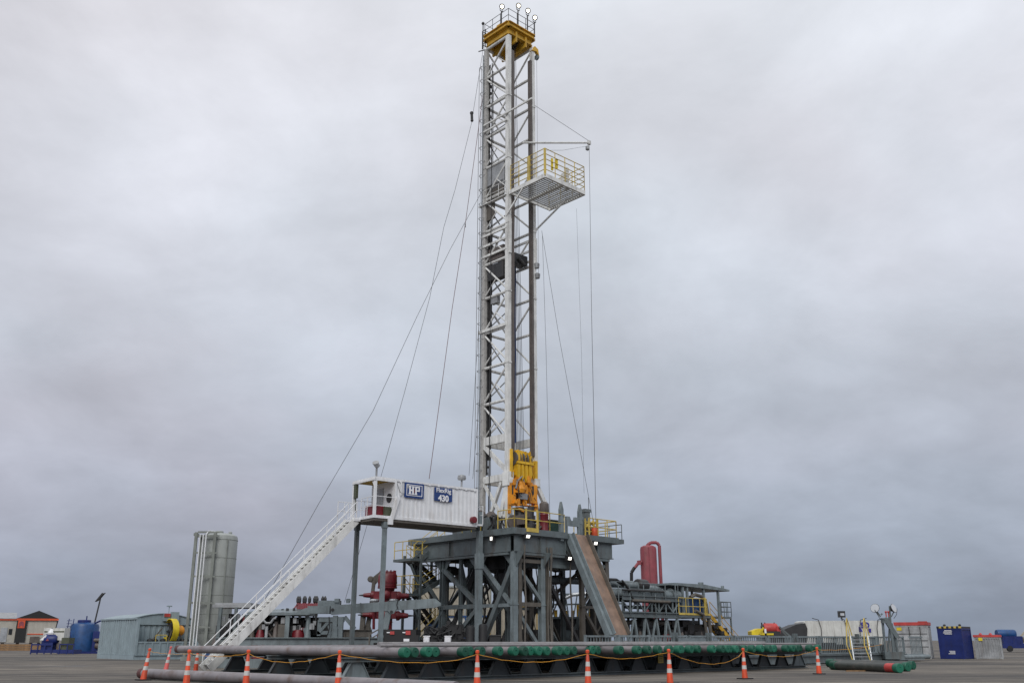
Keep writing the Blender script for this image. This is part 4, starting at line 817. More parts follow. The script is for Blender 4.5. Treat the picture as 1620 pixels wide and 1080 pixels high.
# ------------------------------------------------------------------ generic container builder (local: x length, y depth)
def container(name, label, loc, rz, Ln, Wd, H, mt, trim=None, cat='container', pitch=.28, depth=.04, group=None, plain=()):
    t = thing(name, label, cat, loc, rz, group); trim = trim or mt; m = MB()
    S_ = [((.06,.03),(Ln-.06,.03)), ((Ln-.03,.06),(Ln-.03,Wd-.06)), ((Ln-.06,Wd-.03),(.06,Wd-.03)), ((.03,Wd-.06),(.03,.06))]
    for i, (p, q) in enumerate(S_):
        if i in plain: m.bar((p[0],p[1],(.15+H-.1)/2), (q[0],q[1],(.15+H-.1)/2), .03, H-.25)
        else: m.corr(p, q, .15, H-.1, depth, pitch)
    obj('wall', m, mt, t)
    m = MB(); m.box(.02,Ln-.02,.02,Wd-.02,H-.1,H-.04); obj('roof', m, mt, t)
    m = MB()
    for x in (0, Ln-.12):
        for y in (0, Wd-.12): m.box(x, x+.12, y, y+.12, 0, H)
    for z0, z1 in ((.02,.16),(H-.12,H-.003)):
        m.box(.12,Ln-.12,-.004,.1,z0,z1); m.box(.12,Ln-.12,Wd-.1,Wd+.004,z0,z1); m.box(-.004,.1,.12,Wd-.12,z0,z1); m.box(Ln-.1,Ln+.004,.12,Wd-.12,z0,z1)
    obj('frame', m, trim, t)
    return t
# right hand containers (frontal, resting on the yard)
p = gz(1421, 1041); ln = py((p.x,p.y,-28), 1474, 1041, 0).x
c1_ = container('scuffed_container', 'scuffed pale grey steel container with red top frame at right', (p.x, p.y, 0), -28, ln, 2.4, 2.72, CONT, CONT, plain=(0,))
m = MB()
m.box(-.05,ln+.05,-.05,.1,2.72,2.98); m.box(-.05,ln+.05,2.3,2.45,2.72,2.98); m.box(-.05,.1,.1,2.3,2.72,2.98); m.box(ln-.1,ln+.05,.1,2.3,2.72,2.98); m.box(ln*.72,ln,-.08,-.05,2.76,3.05); obj('top_frame', m, REDB, c1_)
m = MB()
for z in (.95, 1.45, 2.0): m.box(.12,ln-.12,-.02,.0,z,z+.04)
for k in (.42,.75): m.box(ln*k,ln*k+.05,-.03,.0,.16,2.6)
obj('door_seam', m, DARK, c1_); m = MB(); m.box(.15,.55,-.03,-.004,2.3,2.55); obj('sticker', m, YELF, c1_)
p = gz(1488, 1041.5); ln = py((p.x,p.y,-42), 1527, 1041, 0).x
c2_ = container('navy_container', 'dark blue closed container with black and yellow striped top edge', (p.x, p.y, 0), -42, ln, 2.4, 2.46, NAVY, NAVY, plain=(0,), depth=.03)
m = MB(); m2 = MB(); k = 10
for i in range(k):
    (m if i%2 else m2).prism([(ln*i/k,-.05,2.46),(ln*(i+1)/k,-.05,2.46),(ln*(i+1)/k,-.05,2.62),(ln*i/k,-.05,2.62)], (0,.12,0))
obj('hazard_stripe', m, RAILY, c2_); obj('top_edge', m2, DARK, c2_)
m = MB(); m.box(0,.1,.07,2.4,2.46,2.6); m.box(ln-.1,ln,.07,2.4,2.46,2.6)
for x in (.3*ln, ln-.15): m.lathe((x,.2,2.62), [(.04,0),(.12,.05),(.12,.12),(.05,.18)], 8)
obj('lifting_lug', m, DARK, c2_)
m = MB(); rr = random.Random(5)
for (z, n_, x0) in ((2.26,1,.30),(2.16,2,.27),(2.07,1,.25),(1.98,2,.30)): m.box(ln*x0,ln*(.62-abs(.28-x0)),-.022,-.0,z,z+.045)
for (z, x0) in ((.60,.40),(.50,.42),(.40,.36)): m.box(ln*x0,ln*.64,-.022,-.0,z,z+.045)
obj('faint_lettering', m, SIGNW, c2_)
p = gz(1545, 1041.5); ln = py((p.x,p.y,-27), 1588, 1041, 0).x
c3_ = container('waste_skip', 'open galvanised ribbed skip with red rim, rightmost by the navy container', (p.x, p.y, 0), -27, ln, 2.2, 1.75, GALV, GALV, cat='skip', pitch=.2)
m = MB(); m.box(-.05,ln+.05,-.06,.1,1.75,1.93); m.box(-.05,ln+.05,2.1,2.26,1.75,1.93); m.box(-.05,.12,.1,2.1,1.75,1.93); m.box(ln-.12,ln+.05,.1,2.1,1.75,1.93)
for x in (.55, ln-.75): m.lathe((x,.05,1.93), [(.15,0),(.1,.1),(.03,.16)], 8)
obj('rim', m, REDB, c3_); m = MB(); m.box(.35,.65,-.04,-.006,1.45,1.7); obj('sticker', m, YELF, c3_)
# far machinery at the right edge
fm = thing('distant_trailer', 'distant blue trailer with dark equipment beyond the ribbed skip', 'trailer', at(1600,1030,130)*1.0); fm.location.z = 0
m = MB(); m.box(-1.5,6,-1,1,.5,1.1); m.box(-1.3,1.2,-1,1,1.1,2.0);
for k in range(7): m.bar((-1.3+1.1*k,-1,1.1),(-1.0+1.1*k,-1,1.9),.08)
obj('deck', m, NAVY, fm)
m = MB(); m.lathe((-1.6,0,2.3), [(.5,0),(.55,.2),(.55,2.2),(.5,2.4)], 14, 'x'); obj('tank', m, BLUE, fm, True)
for x in (-.6,4.3): m = MB(); m.lathe((x,-.9,.45), [(.2,-.15),(.38,-.14),(.38,.14),(.2,.15)], 14, 'y'); obj('wheel', m, BLACK, fm, True)
m = MB(); m.box(1.4,5.6,-.9,.9,1.2,1.9); m.bar((1.5,0,1.9),(2.4,0,2.8),.2); obj('load', m, TAN, fm)

# ------------------------------------------------------------------ white tank with dark emblem behind the catwalk
p = at(1250, 1012, 80); q = at(1397, 1012, 80)
wt = thing('white_tank', 'long white box tank with tilted black hatch and blue emblem behind the catwalk', 'tank', (p.x, 80, 0), 0); ln = q.x-p.x; zt = at(1300,981,80).z
m = MB(); m.prism([(1.2,0,0.4),(ln,0,0.4),(ln,0,zt),(1.4,0,zt-.02),(1.2,0,zt-.1)], (0,2.6,0)); 
for k in range(9): x = 1.8+k*(ln-2)/9; m.box(x,x+.05,-.04,0,.5,zt-.1)
obj('body', m, TANKW, wt)
m = MB(); m.box(.8,ln+.4,-.1,2.7,.1,.4); obj('skid', m, GREY, wt)
m = MB(); zz = at(1240,985,80).z; m.prism([(-.3,-.1,1.2),(1.3,-.1,1.2),(1.45,-.1,2.4),(1.3,-.1,zz+.0),(.6,-.1,zz-.1),(-1.0,-.1,2.1)], (0,2.3,0)); obj('covered_hatch', m, TARP, wt)
m = MB()
for x, s_ in ((2.4,1),(4.5,.6),(5.8,-1),(7.2,-1)): m.path([(x-.5*s_,-.1,zt+.18),(x,-.1,zt+.05),(x+.15*s_,-.12,zt-.6),(x+.1*s_,-.12,1.0)], .028, 5)
obj('hose', m, DARK, wt)
xx = at(1332,960,80).x-p.x; m = MB(); m.tube((xx,.3,zt),(xx,.3,zt+.25),.05,6); m.box(xx-.25,xx+.25,.1,.5,zt+.25,zt+.75); obj('roof_lamp', m, DARK, wt); m = MB(); m.box(xx-.16,xx+.16,.07,.098,zt+.38,zt+.58); obj('lens', m, LAMPOFF, wt)
x0 = at(1358,990,80).x-p.x; x1 = at(1377,990,80).x-p.x; zc_ = at(1366,991,80).z; em = MB(); wd = x1-x0
em.prism([(x0,-.06,zc_-.35),(x0+wd*.30,-.06,zc_-.35),(x0+wd*.12,-.06,zc_),(x0,-.06,zc_)], (0,.02,0)); em.prism([(x0+wd*.7,-.06,zc_-.42),(x1,-.06,zc_-.42),(x1,-.06,zc_-.12),(x0+wd*.8,-.06,zc_-.12)], (0,.02,0)); obj('emblem', em, mat('emblem_blue',(.04,.03,.30),.4), wt)
text('lettering', 'SD', .58, bpy.data.materials['emblem_blue'], wt, ((x0+x1)/2+.05, -.06, zc_+.12), (math.pi/2,0,0), .01, .02)
# flood light mast unit with dishes right of the ladder
STEELM = mat('unit_grey', (.17,.19,.2), .5)
fl = thing('floodlight_unit', 'grey crane arm unit with two round floodlights on raised arms', 'floodlight', (at(1405,1012,72).x, 72, 0))
ax = lambda u: at(u,1000,72).x-fl.location.x
az = lambda v: at(1405,v,72).z
m = MB(); m.bar((ax(1410),0,.3),(ax(1410),0,az(975)),.14,.14); m.bar((ax(1402),0,az(977)),(ax(1419),0,az(1008)),.18,.3); m.bar((ax(1400),0,az(978)),(ax(1412),0,az(978)),.1,.1); m.bar((ax(1419),.2,.3),(ax(1414),.2,az(985)),.1,.1); m.bar((ax(1402),.2,.3),(ax(1410),.2,az(990)),.1,.1); m.box(ax(1397),ax(1403),-.2,.2,az(985),az(977)); m.bar((ax(1398),.1,.2),(ax(1399),.1,az(985)),.14); m.box(ax(1394),ax(1424),-.3,1.2,.2,.7); obj('column', m, GREY, fl)
m = MB(); m.bar((ax(1396),0,az(975)),(ax(1389),0,az(966)),.08); m.bar((ax(1397),0,az(972)),(ax(1399),0,az(970)),.1); m.bar((ax(1411),0,az(985)),(ax(1412),0,az(958)),.09); m.bar((ax(1413),0,az(975)),(ax(1419),0,az(965)),.06); m.bar((ax(1388),0,az(962)),(ax(1395),0,az(972)),.05); obj('arm', m, GREY, fl)
for u, v, s_ in ((1389, 962, -1), (1417, 962, 1)):
    c = Vector((ax(u),0,az(v))); dn = Vector((s_*.5,-.6,.25)).normalized(); m = MB(); m.tube(c-dn*.25, c+dn*.08, .1, 12, .34); o = obj('lamp_dish', m, DARK, fl, True); m = MB(); m.tube(c+dn*.08, c+dn*.10, .31, 14); obj('lens', m, LAMPOFF, o)
m = MB()
for u in (1405, 1409): m.tube((ax(u),0,az(975)),(ax(u),0,az(968)),.04,6); m.sphere((ax(u),0,az(967.5)),.09,8)
obj('beacon', m, REDB, fl)
m = MB(); m.path([(ax(1386),-.2,az(964)),(ax(1392),-.3,az(978)),(ax(1400),-.3,az(980))],.02,5); m.path([(ax(1422),-.2,az(962)),(ax(1419),-.3,az(972)),(ax(1414),-.3,az(978))],.02,5); obj('cable', m, DARK, fl)
# yellow and red machine
ym = thing('skid_pump', 'yellow and red pump machine with black chute behind the catwalk', 'machine', (at(1210,1012,74).x, 74, 0)); yx = lambda u: at(u,1000,74).x-ym.location.x; yz = lambda v: at(1210,v,74).z
m = MB(); m.prism([(yx(1187),-.4,yz(1004)),(yx(1206),-.4,yz(1004)),(yx(1205),-.4,yz(994.5)),(yx(1199),-.4,yz(993.5)),(yx(1187),-.4,yz(998))], (0,1.2,0)); m.box(yx(1199),yx(1221),-.5,-.4,yz(1004),yz(1001)); m.bar((yx(1199),-.45,yz(1003)),(yx(1206),-.45,yz(992)),.12); obj('hood', m, YELF, ym)
m = MB(); m.box(yx(1207),yx(1233),-.3,.9,.3,yz(998)); obj('engine', m, DARK, ym)
m = MB(); m.lathe((yx(1209),.2,yz(993)), [(.3,0),(.36,.1),(.36,yx(1231)-yx(1209)-.1),(.3,yx(1231)-yx(1209))], 16, 'x'); m.box(yx(1228),yx(1234),-.2,.6,yz(1002),yz(990)); obj('drum', m, REDB, ym, True)
m = MB()
for u in (1207,1212,1227): m.tube((yx(u),.2,yz(992)),(yx(u),.2,yz(984)),.05,6)
m.sphere((yx(1207),0,yz(991)),.16,8); obj('fitting', m, DARK, ym)
m = MB(); m.box(yx(1207),yx(1210),-.5,-.35,yz(1004),yz(994)); obj('bracket', m, SIGNW, ym)
m = MB(); m.bar((yx(1232),-.3,yz(991)),(yx(1250),-.3,yz(1008)),.12); m.bar((yx(1236),-.3,yz(998)),(yx(1246),-.3,yz(1010)),.1); m.box(yx(1186),yx(1250),-.4,1,.05,.3); obj('skid', m, GREY, ym)

# ------------------------------------------------------------------ mud tank deck with gas separator on the right
MT = (7.56, 66.0, RZ)
q_ = lambda u, v, y=0: py(MT, u, v, y)
md = thing('mud_tank_deck', 'grey truss deck of mud tanks with fat pipes, canopy and blue tanks', 'tank deck', (MT[0], MT[1], 0), RZ)
xa, xb = q_(985,965).x, q_(1075,965).x; xc = q_(1105,965).x; xe = q_(1180,965).x
zd = q_(1050,973).z; zu = q_(1040,947).z
m = MB(); m.ibeam((xa,0,zd),(xb,0,zd),.25,.35,.04); m.ibeam((xa,2.5,zd),(xb,2.5,zd),.25,.35,.04); m.box(xa,xb,0,2.5,zd+.18,zd+.22); m.ibeam((xa,0,zu),(xb+.2,0,zu),.2,.3,.03); m.ibeam((xa,2.5,zu),(xb+.2,2.5,zu),.2,.3,.03); m.box(xa,xb,-.05,2.5,zu+.16,zu+.2); obj('deck_beam', m, GREY, md)
k = 8
for i in range(k+1):
    x = xa+(xb-xa)*i/k; m = MB(); m.bar((x,0,zd+.2),(x,0,zu-.15),.08)
    if i < k: m.bar((x,0,zd+.2) if i%2 else (x,0,zu-.15),(x+(xb-xa)/k,0,zu-.15) if i%2 else (x+(xb-xa)/k,0,zd+.2),.07)
    obj('truss_web', m, GREYL if i > 5 else GREY, md); m = MB(); m.bar((x,2.5,zd+.2),(x,2.5,zu-.15),.08); obj('truss_web', m, GREY, md)
for i in range(6):
    x = xa+(xb-xa)*i/5.3; m = MB(); m.bar((x,0,zd-.15),(x+(.5 if i%2 else -.5),0,.3),.14); m.bar((x,0,zd-.15),(x+(-.9 if i%2 else .9),0,.3),.11); obj('leg', m, GREYL, md); m = MB(); m.bar((x,2.5,zd-.15),(x,2.5,.3),.14); obj('leg', m, GREY, md)
m = MB(); m.box(xa-.5,xe,-.3,3.2,.05,.3); obj('base_skid', m, GREY, md)
# fat pipes along the deck
def fatpipe(u0, v0, u1, v1, y, r, mt=GREYL, nm='fat_pipe'):
    a = q_(u0,v0,y); b_ = q_(u1,v1,y); m = MB(); m.lathe((a.x,y,(a.z+b_.z)/2), [(r*.9,0),(r,.05),(r,b_.x-a.x-.3),(r*1.15,b_.x-a.x-.28),(r*1.15,b_.x-a.x-.1),(r*.9,b_.x-a.x)], 18, 'x'); obj(nm, m, mt, md, True)
fatpipe(965,941,1074,937,.3,.27); fatpipe(945,923,1010,925,.8,.22); fatpipe(900,917,1012,922,1.4,.16); fatpipe(1000,932,1075,930,1.6,.2); fatpipe(860,918,960,920,1.0,.2,GREY); fatpipe(1000,952,1060,949,-.1,.09,TAUPE); fatpipe(985,935,1050,933,-.1,.07,DARK)
for u, v in ((990,940),(1008,940),(1026,939),(1045,938),(1060,938)):
    a = q_(u,v,.3); m = MB(); m.lathe((a.x,.3,a.z), [(.27,-.05),(.34,-.05),(.34,.05),(.27,.05)], 16, 'x'); m.bar((a.x,.3,a.z-.3),(a.x,.3,zu+.1),.08); obj('pipe_clamp', m, GREY, md)
for u in (978,996,1018,1036,1052,1068):
    a = q_(u,925,-.05); m = MB(); m.tube((a.x,-.05,zd),(a.x,-.05,a.z),.035,6); obj('upright', m, GREYL, md)
fatpipe(990,962,1070,960,.9,.12,GREY); fatpipe(985,985,1060,984,.7,.15,TAUPE)
m = MB(); a = q_(1010,925,.8); m.lathe((a.x-.2,.8,a.z), [(.3,0),(.42,.1),(.42,.9),(.3,1.1)], 16, 'x'); obj('valve', m, DARK, md, True)
m = MB(); a = q_(984,918,.0); m.path([a, q_(992,928,0), q_(1000,945,0), q_(1006,955,0)], .09, 8); m.path([q_(940,916,0.2), q_(975,917,.2), q_(986,925,.2)], .12, 8); obj('hose', m, BLACK, md, True)
m = MB(); a, b_ = q_(966,925,.0), q_(1072,925,0); rail(m, [(a.x,0,zu+.2),(b_.x,0,zu+.2)], q_(1020,922).z-zu-.2, 2, 1.4, .022); obj('handrail', m, GREYL, md)
# platform with blue tanks, canopy
x0, x1 = q_(1072,970).x, q_(1118,970).x; zp = q_(1095,972).z
m = MB(); m.box(x0,x1+.4,-.1,3.0,zp-.2,zp); obj('platform', m, GREY, md)
m = MB(); m.box(x0,x1+.2,-.14,-.1,zp-.02,zp+.12); rail(m, [(x0+.1,-.05,zp),(x1,-.05,zp)], 1.15, 2, .9, .03); m.box(x1-.25,x1-.15,-.1,0,zp,q_(1100,944).z); obj('yellow_rail', m, RAILY, md)
for u0, u1 in ((1074,1083),(1084,1093),(1094,1103),(1106,1115)):
    a, b_ = q_(u0,955,.8), q_(u1,955,.8); r = (b_.x-a.x)/2; m = MB(); m.lathe(((a.x+b_.x)/2,.8,0), [(r,zp+.1),(r,q_(1090,946).z),(r*.7,q_(1090,944).z)], 16); obj('blue_tank', m, BLUE, md, True)
m = MB(); m.box(x0,x1-.3,1.6,2.6,zp,zp+1.3); obj('shaker', m, DARK, md)
zcn = q_(1110,927).z; xcn0, xcn1 = q_(1062,927,.3).x, q_(1146,928,.3).x
m = MB(); m.prism([(xcn0,.0,zcn),(xcn1+.2,.0,zcn-.25),(xcn1+.2,.0,zcn-.12),(q_(1115,925).x,.0,zcn+.15),(xcn0,.0,zcn+.14)], (0,2.8,0)); m.tube((q_(1112,921).x,.2,zcn),(q_(1112,921).x,.2,zcn+.3),.2,10); m.tube((xcn1-.4,.2,zcn-.2),(xcn1-.4,.2,zcn+.15),.12,10); obj('canopy', m, GREYL, md)
m = MB()
for u in (1081,1088,1114,1137):
    x = q_(u,950,.15).x; m.box(x-.08,x+.08,.1,.26,zp if u < 1120 else 2.6,zcn-.1)
    m.box(x-.07,x+.07,2.5,2.64,zp if u<1120 else 2.6,zcn-.1)
obj('canopy_post', m, GREYL, md)
m = MB(); m.path([q_(1092,944,.1),q_(1100,940,.1),q_(1110,943,.1),q_(1117,955,.1),q_(1122,985,.1),q_(1124,1000,.1)], .13, 8); m.path([q_(1100,965,-.2),q_(1113,972,-.2),q_(1118,1000,-.2)], .11, 8); obj('hose', m, TAUPE, md, True)
m = MB()
rr = random.Random(11)
for i in range(60):
    u = rr.uniform(1000,1150); v = rr.uniform(982,1003); a = q_(u,v,rr.uniform(.2,1.8)); s_ = rr.uniform(.12,.45); m.box(a.x-s_,a.x+s_,a.y,a.y+s_,max(.3,a.z-s_*.7),a.z+s_*.5)
obj('pump_clutter', m, DARK, md)
m = MB()
for u in (1012,1030,1056,1078,1092,1108): a = q_(u,995,.6); m.lathe((a.x,.6,.3), [(.35,0),(.35,.8+.3*(u%3)),(.15,1.3+.3*(u%3)),(.1,1.8)], 12)
obj('pump', m, BROWN, md, True)
m = MB()
for u in (1053,1060): a = q_(u,990,.3); m.lathe((a.x,.3,.3), [(.25,0),(.25,1.2),(.35,1.25),(.2,1.6)], 12)
obj('red_valve', m, RED, md, True)
m = MB(); a, b_ = q_(1106,1000,3.2), q_(1000,1000,3.2); m.box(b_.x,a.x,3.1,3.25,.3,zd-.2); obj('rear_panel', m, DARK, md)
# yellow stairs at the right end of the deck
ys = thing('tank_stairs', 'yellow railed steel stairs coming down at right end of the tank deck', 'stairs', (MT[0], MT[1], 0), RZ)
a = q_(1170,1003,.5); b_ = q_(1122,958,.5); stair(ys, (a.x+.6,.9,.2), (b_.x,.9,zp), .9, (0,1,0), YEL, YEL, .22, 'handrail', 1.0, .3)
m = MB(); c = q_(1148,966,1.6); m.box(b_.x,c.x+.6,1.5,2.4,zp-.15,zp); rail(m, [(c.x-.8,1.5,zp),(c.x+.6,1.5,zp),(c.x+.6,2.4,zp)], 1.1, 3, .5, .03); m.box(c.x+.5,c.x+.6,1.5,1.6,0,zp-.15); m.box(b_.x,b_.x+.1,1.5,1.6,0,zp-.15); obj('landing', m, GREY, ys)
# gas separator
gs = thing('gas_separator', 'tall faded red vertical tank with looped pipe over its top', 'gas separator', (0,0,0)); Yg = 76.5
c = at(1028, 930, Yg); r = (at(1041,930,Yg).x-at(1015,930,Yg).x)/2; ztop = at(1028,862,Yg).z
m = MB(); m.lathe((c.x,c.y,0), [(r*.6,.3),(r,.5),(r,ztop-.35),(r*.93,ztop-.15),(r*.6,ztop-.03),(.1,ztop)], 28); obj('vessel', m, ROSE, gs, True)
m = MB(); x1 = at(1044.5,900,Yg).x-.0; zl = at(1040,858,Yg).z; m.path([(c.x-.1,c.y-.1,ztop-.1),(c.x-.02,c.y-.1,zl-.15),(c.x+.25,c.y-.1,zl),(x1-.2,c.y-.1,zl),(x1,c.y-.1,zl-.22),(x1,c.y-.1,2)], .13, 10); m.tube((c.x-.0,c.y-r-.05,2),(c.x-.05,c.y-r-.03,ztop-.2),.03,6); obj('vent_loop', m, ROSE, gs, True)
m = MB(); m.path([at(1016,888,Yg-.3), at(1010,890,Yg-.3), at(1003,899,Yg-.3)], .12, 8); m.path([at(1011,886,Yg-.3),at(1012,893,Yg-.3)],.17,8); obj('inlet', m, ROSE, gs, True)
m = MB(); m.path([at(1004,897,Yg-.3), at(999,905,Yg-.3), at(999,918,Yg-.3), at(1000,930,Yg-.3)], .13, 8); obj('hose', m, BLACK, gs, True)

# ------------------------------------------------------------------ storage silo
Ys = 78.0; c = at(344, 930, Ys); d_ = at(372, 860, Ys).x-at(336, 860, Ys).x
sl_ = thing('storage_silo', 'tall grey cylindrical storage silo standing in a steel frame at left', 'silo', (at(342,930,Ys).x, Ys, 0), 0)
cx0 = at(342,930,Ys).x; ztp = at(350,843,Ys).z; rs = 1.36
m = MB(); m.lathe((.0,0,0), [(.3,.5),(rs,1.8),(rs,ztp-.5),(rs*.95,ztp-.25),(rs*.7,ztp-.08),(.3,ztp)], 36); obj('tank', m, SILO, sl_, True)
m = MB()
for k in range(6): z = 2.0+k*(ztp-2.6)/5; m.lathe((0,0,0), [(rs,z-.02),(rs+.015,z-.01),(rs+.015,z+.02),(rs,z+.03)], 36)
m.box(.9,.96,-rs*.82,-rs*.78,2,ztp-.6); obj('weld_seam', m, SILOF, sl_)
m = MB(); m.lathe((-.1,-.2,0), [(.3,ztp-.1),(.34,ztp+.0),(.34,ztp+.12),(.2,ztp+.16)], 14); m.lathe((.8,-.2,0), [(.12,ztp-.3),(.15,ztp+.05),(.1,ztp+.1)], 10); m.path([(-1.0,-.8,ztp-.2),(-.7,-.6,ztp+.02),(-.3,-.5,ztp-.0)],.06,6); obj('hatch', m, SILO, sl_, True)
fx = [-1.45, .05]; fr = MB(); yf_ = -1.75
for x in fx: fr.box(x-.11,x+.11,yf_,yf_+.16,0,ztp-.1)
for x in (-1.6,): fr.box(x-.1,x+.1,.2,.4,0,ztp-.1); fr.box(x-.1,x+.1,yf_+.16,.2,ztp-.35,ztp-.15)
for z in (.6, 2.4, 4.2, 6.2, 8.0, ztp-.45, ztp-.16): fr.box(fx[0]+.11,fx[1]-.11,yf_+.02,yf_+.12,z,z+.14); fr.box(fx[1]+.11,fx[1]+.3,yf_+.02,yf_+.1,z,z+.1); fr.box(fx[1]-.02,fx[1]+.08,yf_+.16,-1.4,z,z+.1)
obj('frame', fr, SILOF, sl_)
m = MB()
for x in (-1.1,-.85,-.62): m.tube((x,yf_-.05,.8),(x,yf_-.05,ztp-.25),.045,7)
m.path([(-.62,yf_-.05,ztp-.25),(-.5,yf_+.1,ztp),(-.2,-1.0,ztp+.05)],.045,6); obj('riser_pipe', m, CABW, sl_, True)
m = MB(); m.box(-1.7,1.6,-1.8,1.6,0,.3); obj('skid', m, SILOF, sl_)

# ------------------------------------------------------------------ bluish ribbed unit with fan (left)
p = gz(212, 1043); UN = (p.x, p.y, RZ); U_ = lambda u, v, y: py(UN, u, v, y)
un = thing('ribbed_skid_house', 'pale blue grey ribbed skid house with arched roof and open front porch', 'skid house', (p.x, p.y, 0), RZ)
WY = px(UN, 153, 1040, 0).y; LX = U_(311, 1043, 0).x; HZ_ = px(UN, 215, 977, 0).z
m = MB(); m.corr((0,WY),(0,.0),.35,HZ_-.1,.12,.46); m.corr((.05,1.4),(LX,1.4),.35,HZ_-.45,.06,.5); m.corr((LX,WY),(.05,WY),.35,HZ_-.1,.06,.33); m.corr((LX,.1),(LX,WY),.35,HZ_-.1,.06,.33); obj('wall', m, LBL, un)
m = MB(); m.ibeam((0,.0,.17),(LX,.0,.17),.2,.34,.03); m.ibeam((0,WY,.17),(LX,WY,.17),.2,.34,.03); m.box(-.02,.12,.1,WY-.1,.0,.34); m.box(.12,LX,.1,WY-.1,.28,.33); m.box(-.06,.14,-.06,.1,.34,HZ_); m.box(LX-.14,LX+.02,-.04,.1,.34,1.3); m.box(-.06,.1,-.06,WY+.06,HZ_-.1,HZ_+.02); obj('skid', m, LBL, un)
m = MB(); m.box(.0,LX,.0,.08,1.28,1.4); m.box(0,LX,.05,.08,.35,1.28)
for i in range(9): x = .1+(LX-.2)*i/8; m.box(x-.05,x+.05,-.03,.05,.35,1.28)
obj('porch_side', m, LBL, un)
# roof: low arch spanning along x
n_ = 10; rise = .42; arc = [(LX*i/n_, HZ_+rise*math.sin(math.pi*i/n_)) for i in range(n_+1)]
m = MB(); m.prism([(x,1.3,z) for x, z in arc]+[(LX,1.3,HZ_-.5),(0,1.3,HZ_-.5)], (0,.08,0)); obj('gable', m, LBL, un)
m = MB(); vs = [(x,1.2,z+.02) for x, z in arc]+[(x,WY+.05,z+.02) for x, z in arc]+[(x,1.2,z-.04) for x, z in arc]+[(x,WY+.05,z-.04) for x, z in arc]; q = n_+1
m.add(vs, [(i,i+1,q+i+1,q+i) for i in range(n_)]+[(2*q+i,3*q+i,3*q+i+1,2*q+i+1) for i in range(n_)]+[(i,2*q+i,2*q+i+1,i+1) for i in range(n_)]+[(q+i,q+i+1,3*q+i+1,3*q+i) for i in range(n_)]); m.box(.0,LX,.0,1.2,HZ_-.02,HZ_+.0) if False else None; obj('roof', m, LBL, un)
m = MB(); c = U_(264,972,1.2); m.box(c.x-.3,c.x+.3,1.1,1.28,c.z-.5,c.z+.1); m.box(c.x+.35,c.x+1.0,1.0,1.3,HZ_-.2,HZ_+.55); m.tube((c.x+.1,1.1,c.z),(c.x+.1,1.1,c.z+.7),.03,6); m.box(c.x-.1,c.x+.3,1.0,1.2,c.z+.65,c.z+.75); obj('hoist_box', m, LBL, un)
m = MB(); c = U_(266,966,1.0); m.box(c.x-.25,c.x+.25,1.02,1.09,HZ_+.15,HZ_+.42); obj('sticker', m, REDB, un)
fn = thing('ventilation_fan', 'round yellow ring fan with orange motor on the skid house porch', 'fan', (p.x, p.y, 0), RZ)
c = U_(271,997,.65); R0 = .97
def ringf(m, cx, cy, cz, r0, r1, hw_, n=28):
    # ring with axis x
    prf = [(r0,-hw_),(r1,-hw_),(r1,hw_),(r0,hw_)]; vs = []
    for i in range(n):
        a = 2*math.pi*i/n
        for r, h in prf: vs.append((cx+h, cy+r*math.cos(a), cz+r*math.sin(a)))
    fs = []
    for i in range(n):
        j = (i+1)%n
        for k in range(4): k2 = (k+1)%4; fs.append((i*4+k, i*4+k2, j*4+k2, j*4+k))
    return m.add(vs, fs)
m = MB(); ringf(m, c.x, c.y, c.z, R0-.06, R0, .26); obj('ring', m, YELF, fn, True)
m = MB()
for i in range(8): a = 2*math.pi*i/8; m.bar((c.x,c.y,c.z),(c.x,c.y+.88*math.cos(a),c.z+.88*math.sin(a)),.05,.22,up=(.6,.4,.3))
m.lathe((c.x-.15,c.y,c.z), [(.1,-.1),(.24,0),(.24,.3)], 12, 'x'); obj('blades', m, DARK, fn)
m = MB(); m.lathe((c.x+.28,c.y,c.z), [(.55,0),(.45,.2),(.42,.6),(.3,.75)], 16, 'x'); obj('motor', m, ORG, fn, True)
m = MB(); m.box(c.x-.5,c.x+1.3,c.y-.5,c.y+.5,1.36,1.45); m.bar((c.x-.4,c.y-.5,1.4),(c.x-.2,c.y-.5,c.z),.08); m.bar((c.x+.9,c.y-.5,1.4),(c.x+.3,c.y-.5,c.z),.08); m.bar((c.x-1.6,c.y,1.4),(c.x-.8,c.y,c.z+.2),.09); obj('stand', m, TAUPE, fn)
m = MB(); rail(m, [(c.x-1.5,.1,1.4),(c.x-.6,.1,1.4)], .5, 1, .9, .03); obj('guard', m, RAILY, fn)
m = MB(); 
for k in range(9): m.sphere((c.x-1.8+k*.55+random.uniform(-.1,.1), .8+random.uniform(-.3,.3), 1.45), random.uniform(.15,.32), 8, sz=.7)
tag(obj('coiled_hoses', m, BLACK, None, True, (p.x,p.y,0), RZ), 'dark coiled hoses heaped on the porch around the yellow fan', 'hoses')

# ------------------------------------------------------------------ far left: blue tank, generator skid, site building, timbers, light mast
bt = thing('blue_tank', 'upright blue round tank with hatch standing on the far left yard', 'tank', (at(133,1000,118).x, 118, 0), 0)
zt = at(133,984,118).z; r = 1.62; m = MB(); m.lathe((0,0,0), [(r,.25),(r,zt-.5),(r*.93,zt-.2),(r*.6,zt)], 28); obj('vessel', m, BLUE, bt, True)
m = MB(); m.lathe((0,-.3,zt), [(.75,-.05),(.75,.25),(.6,.3)], 16); m.tube((.1,0,zt+.2),(.1,0,zt+.75),.07,6); obj('hatch', m, NAVY, bt)
m = MB()
for dx_ in (-.28,.28): m.bar((-1.35+dx_,-1.35,.2),(-1.15+dx_,-1.2,zt+.4),.07)
for k in range(11): z = .4+.33*k; m.bar((-1.62,-1.33,z),(-1.02,-1.33,z),.05)
obj('ladder', m, NAVY, bt)
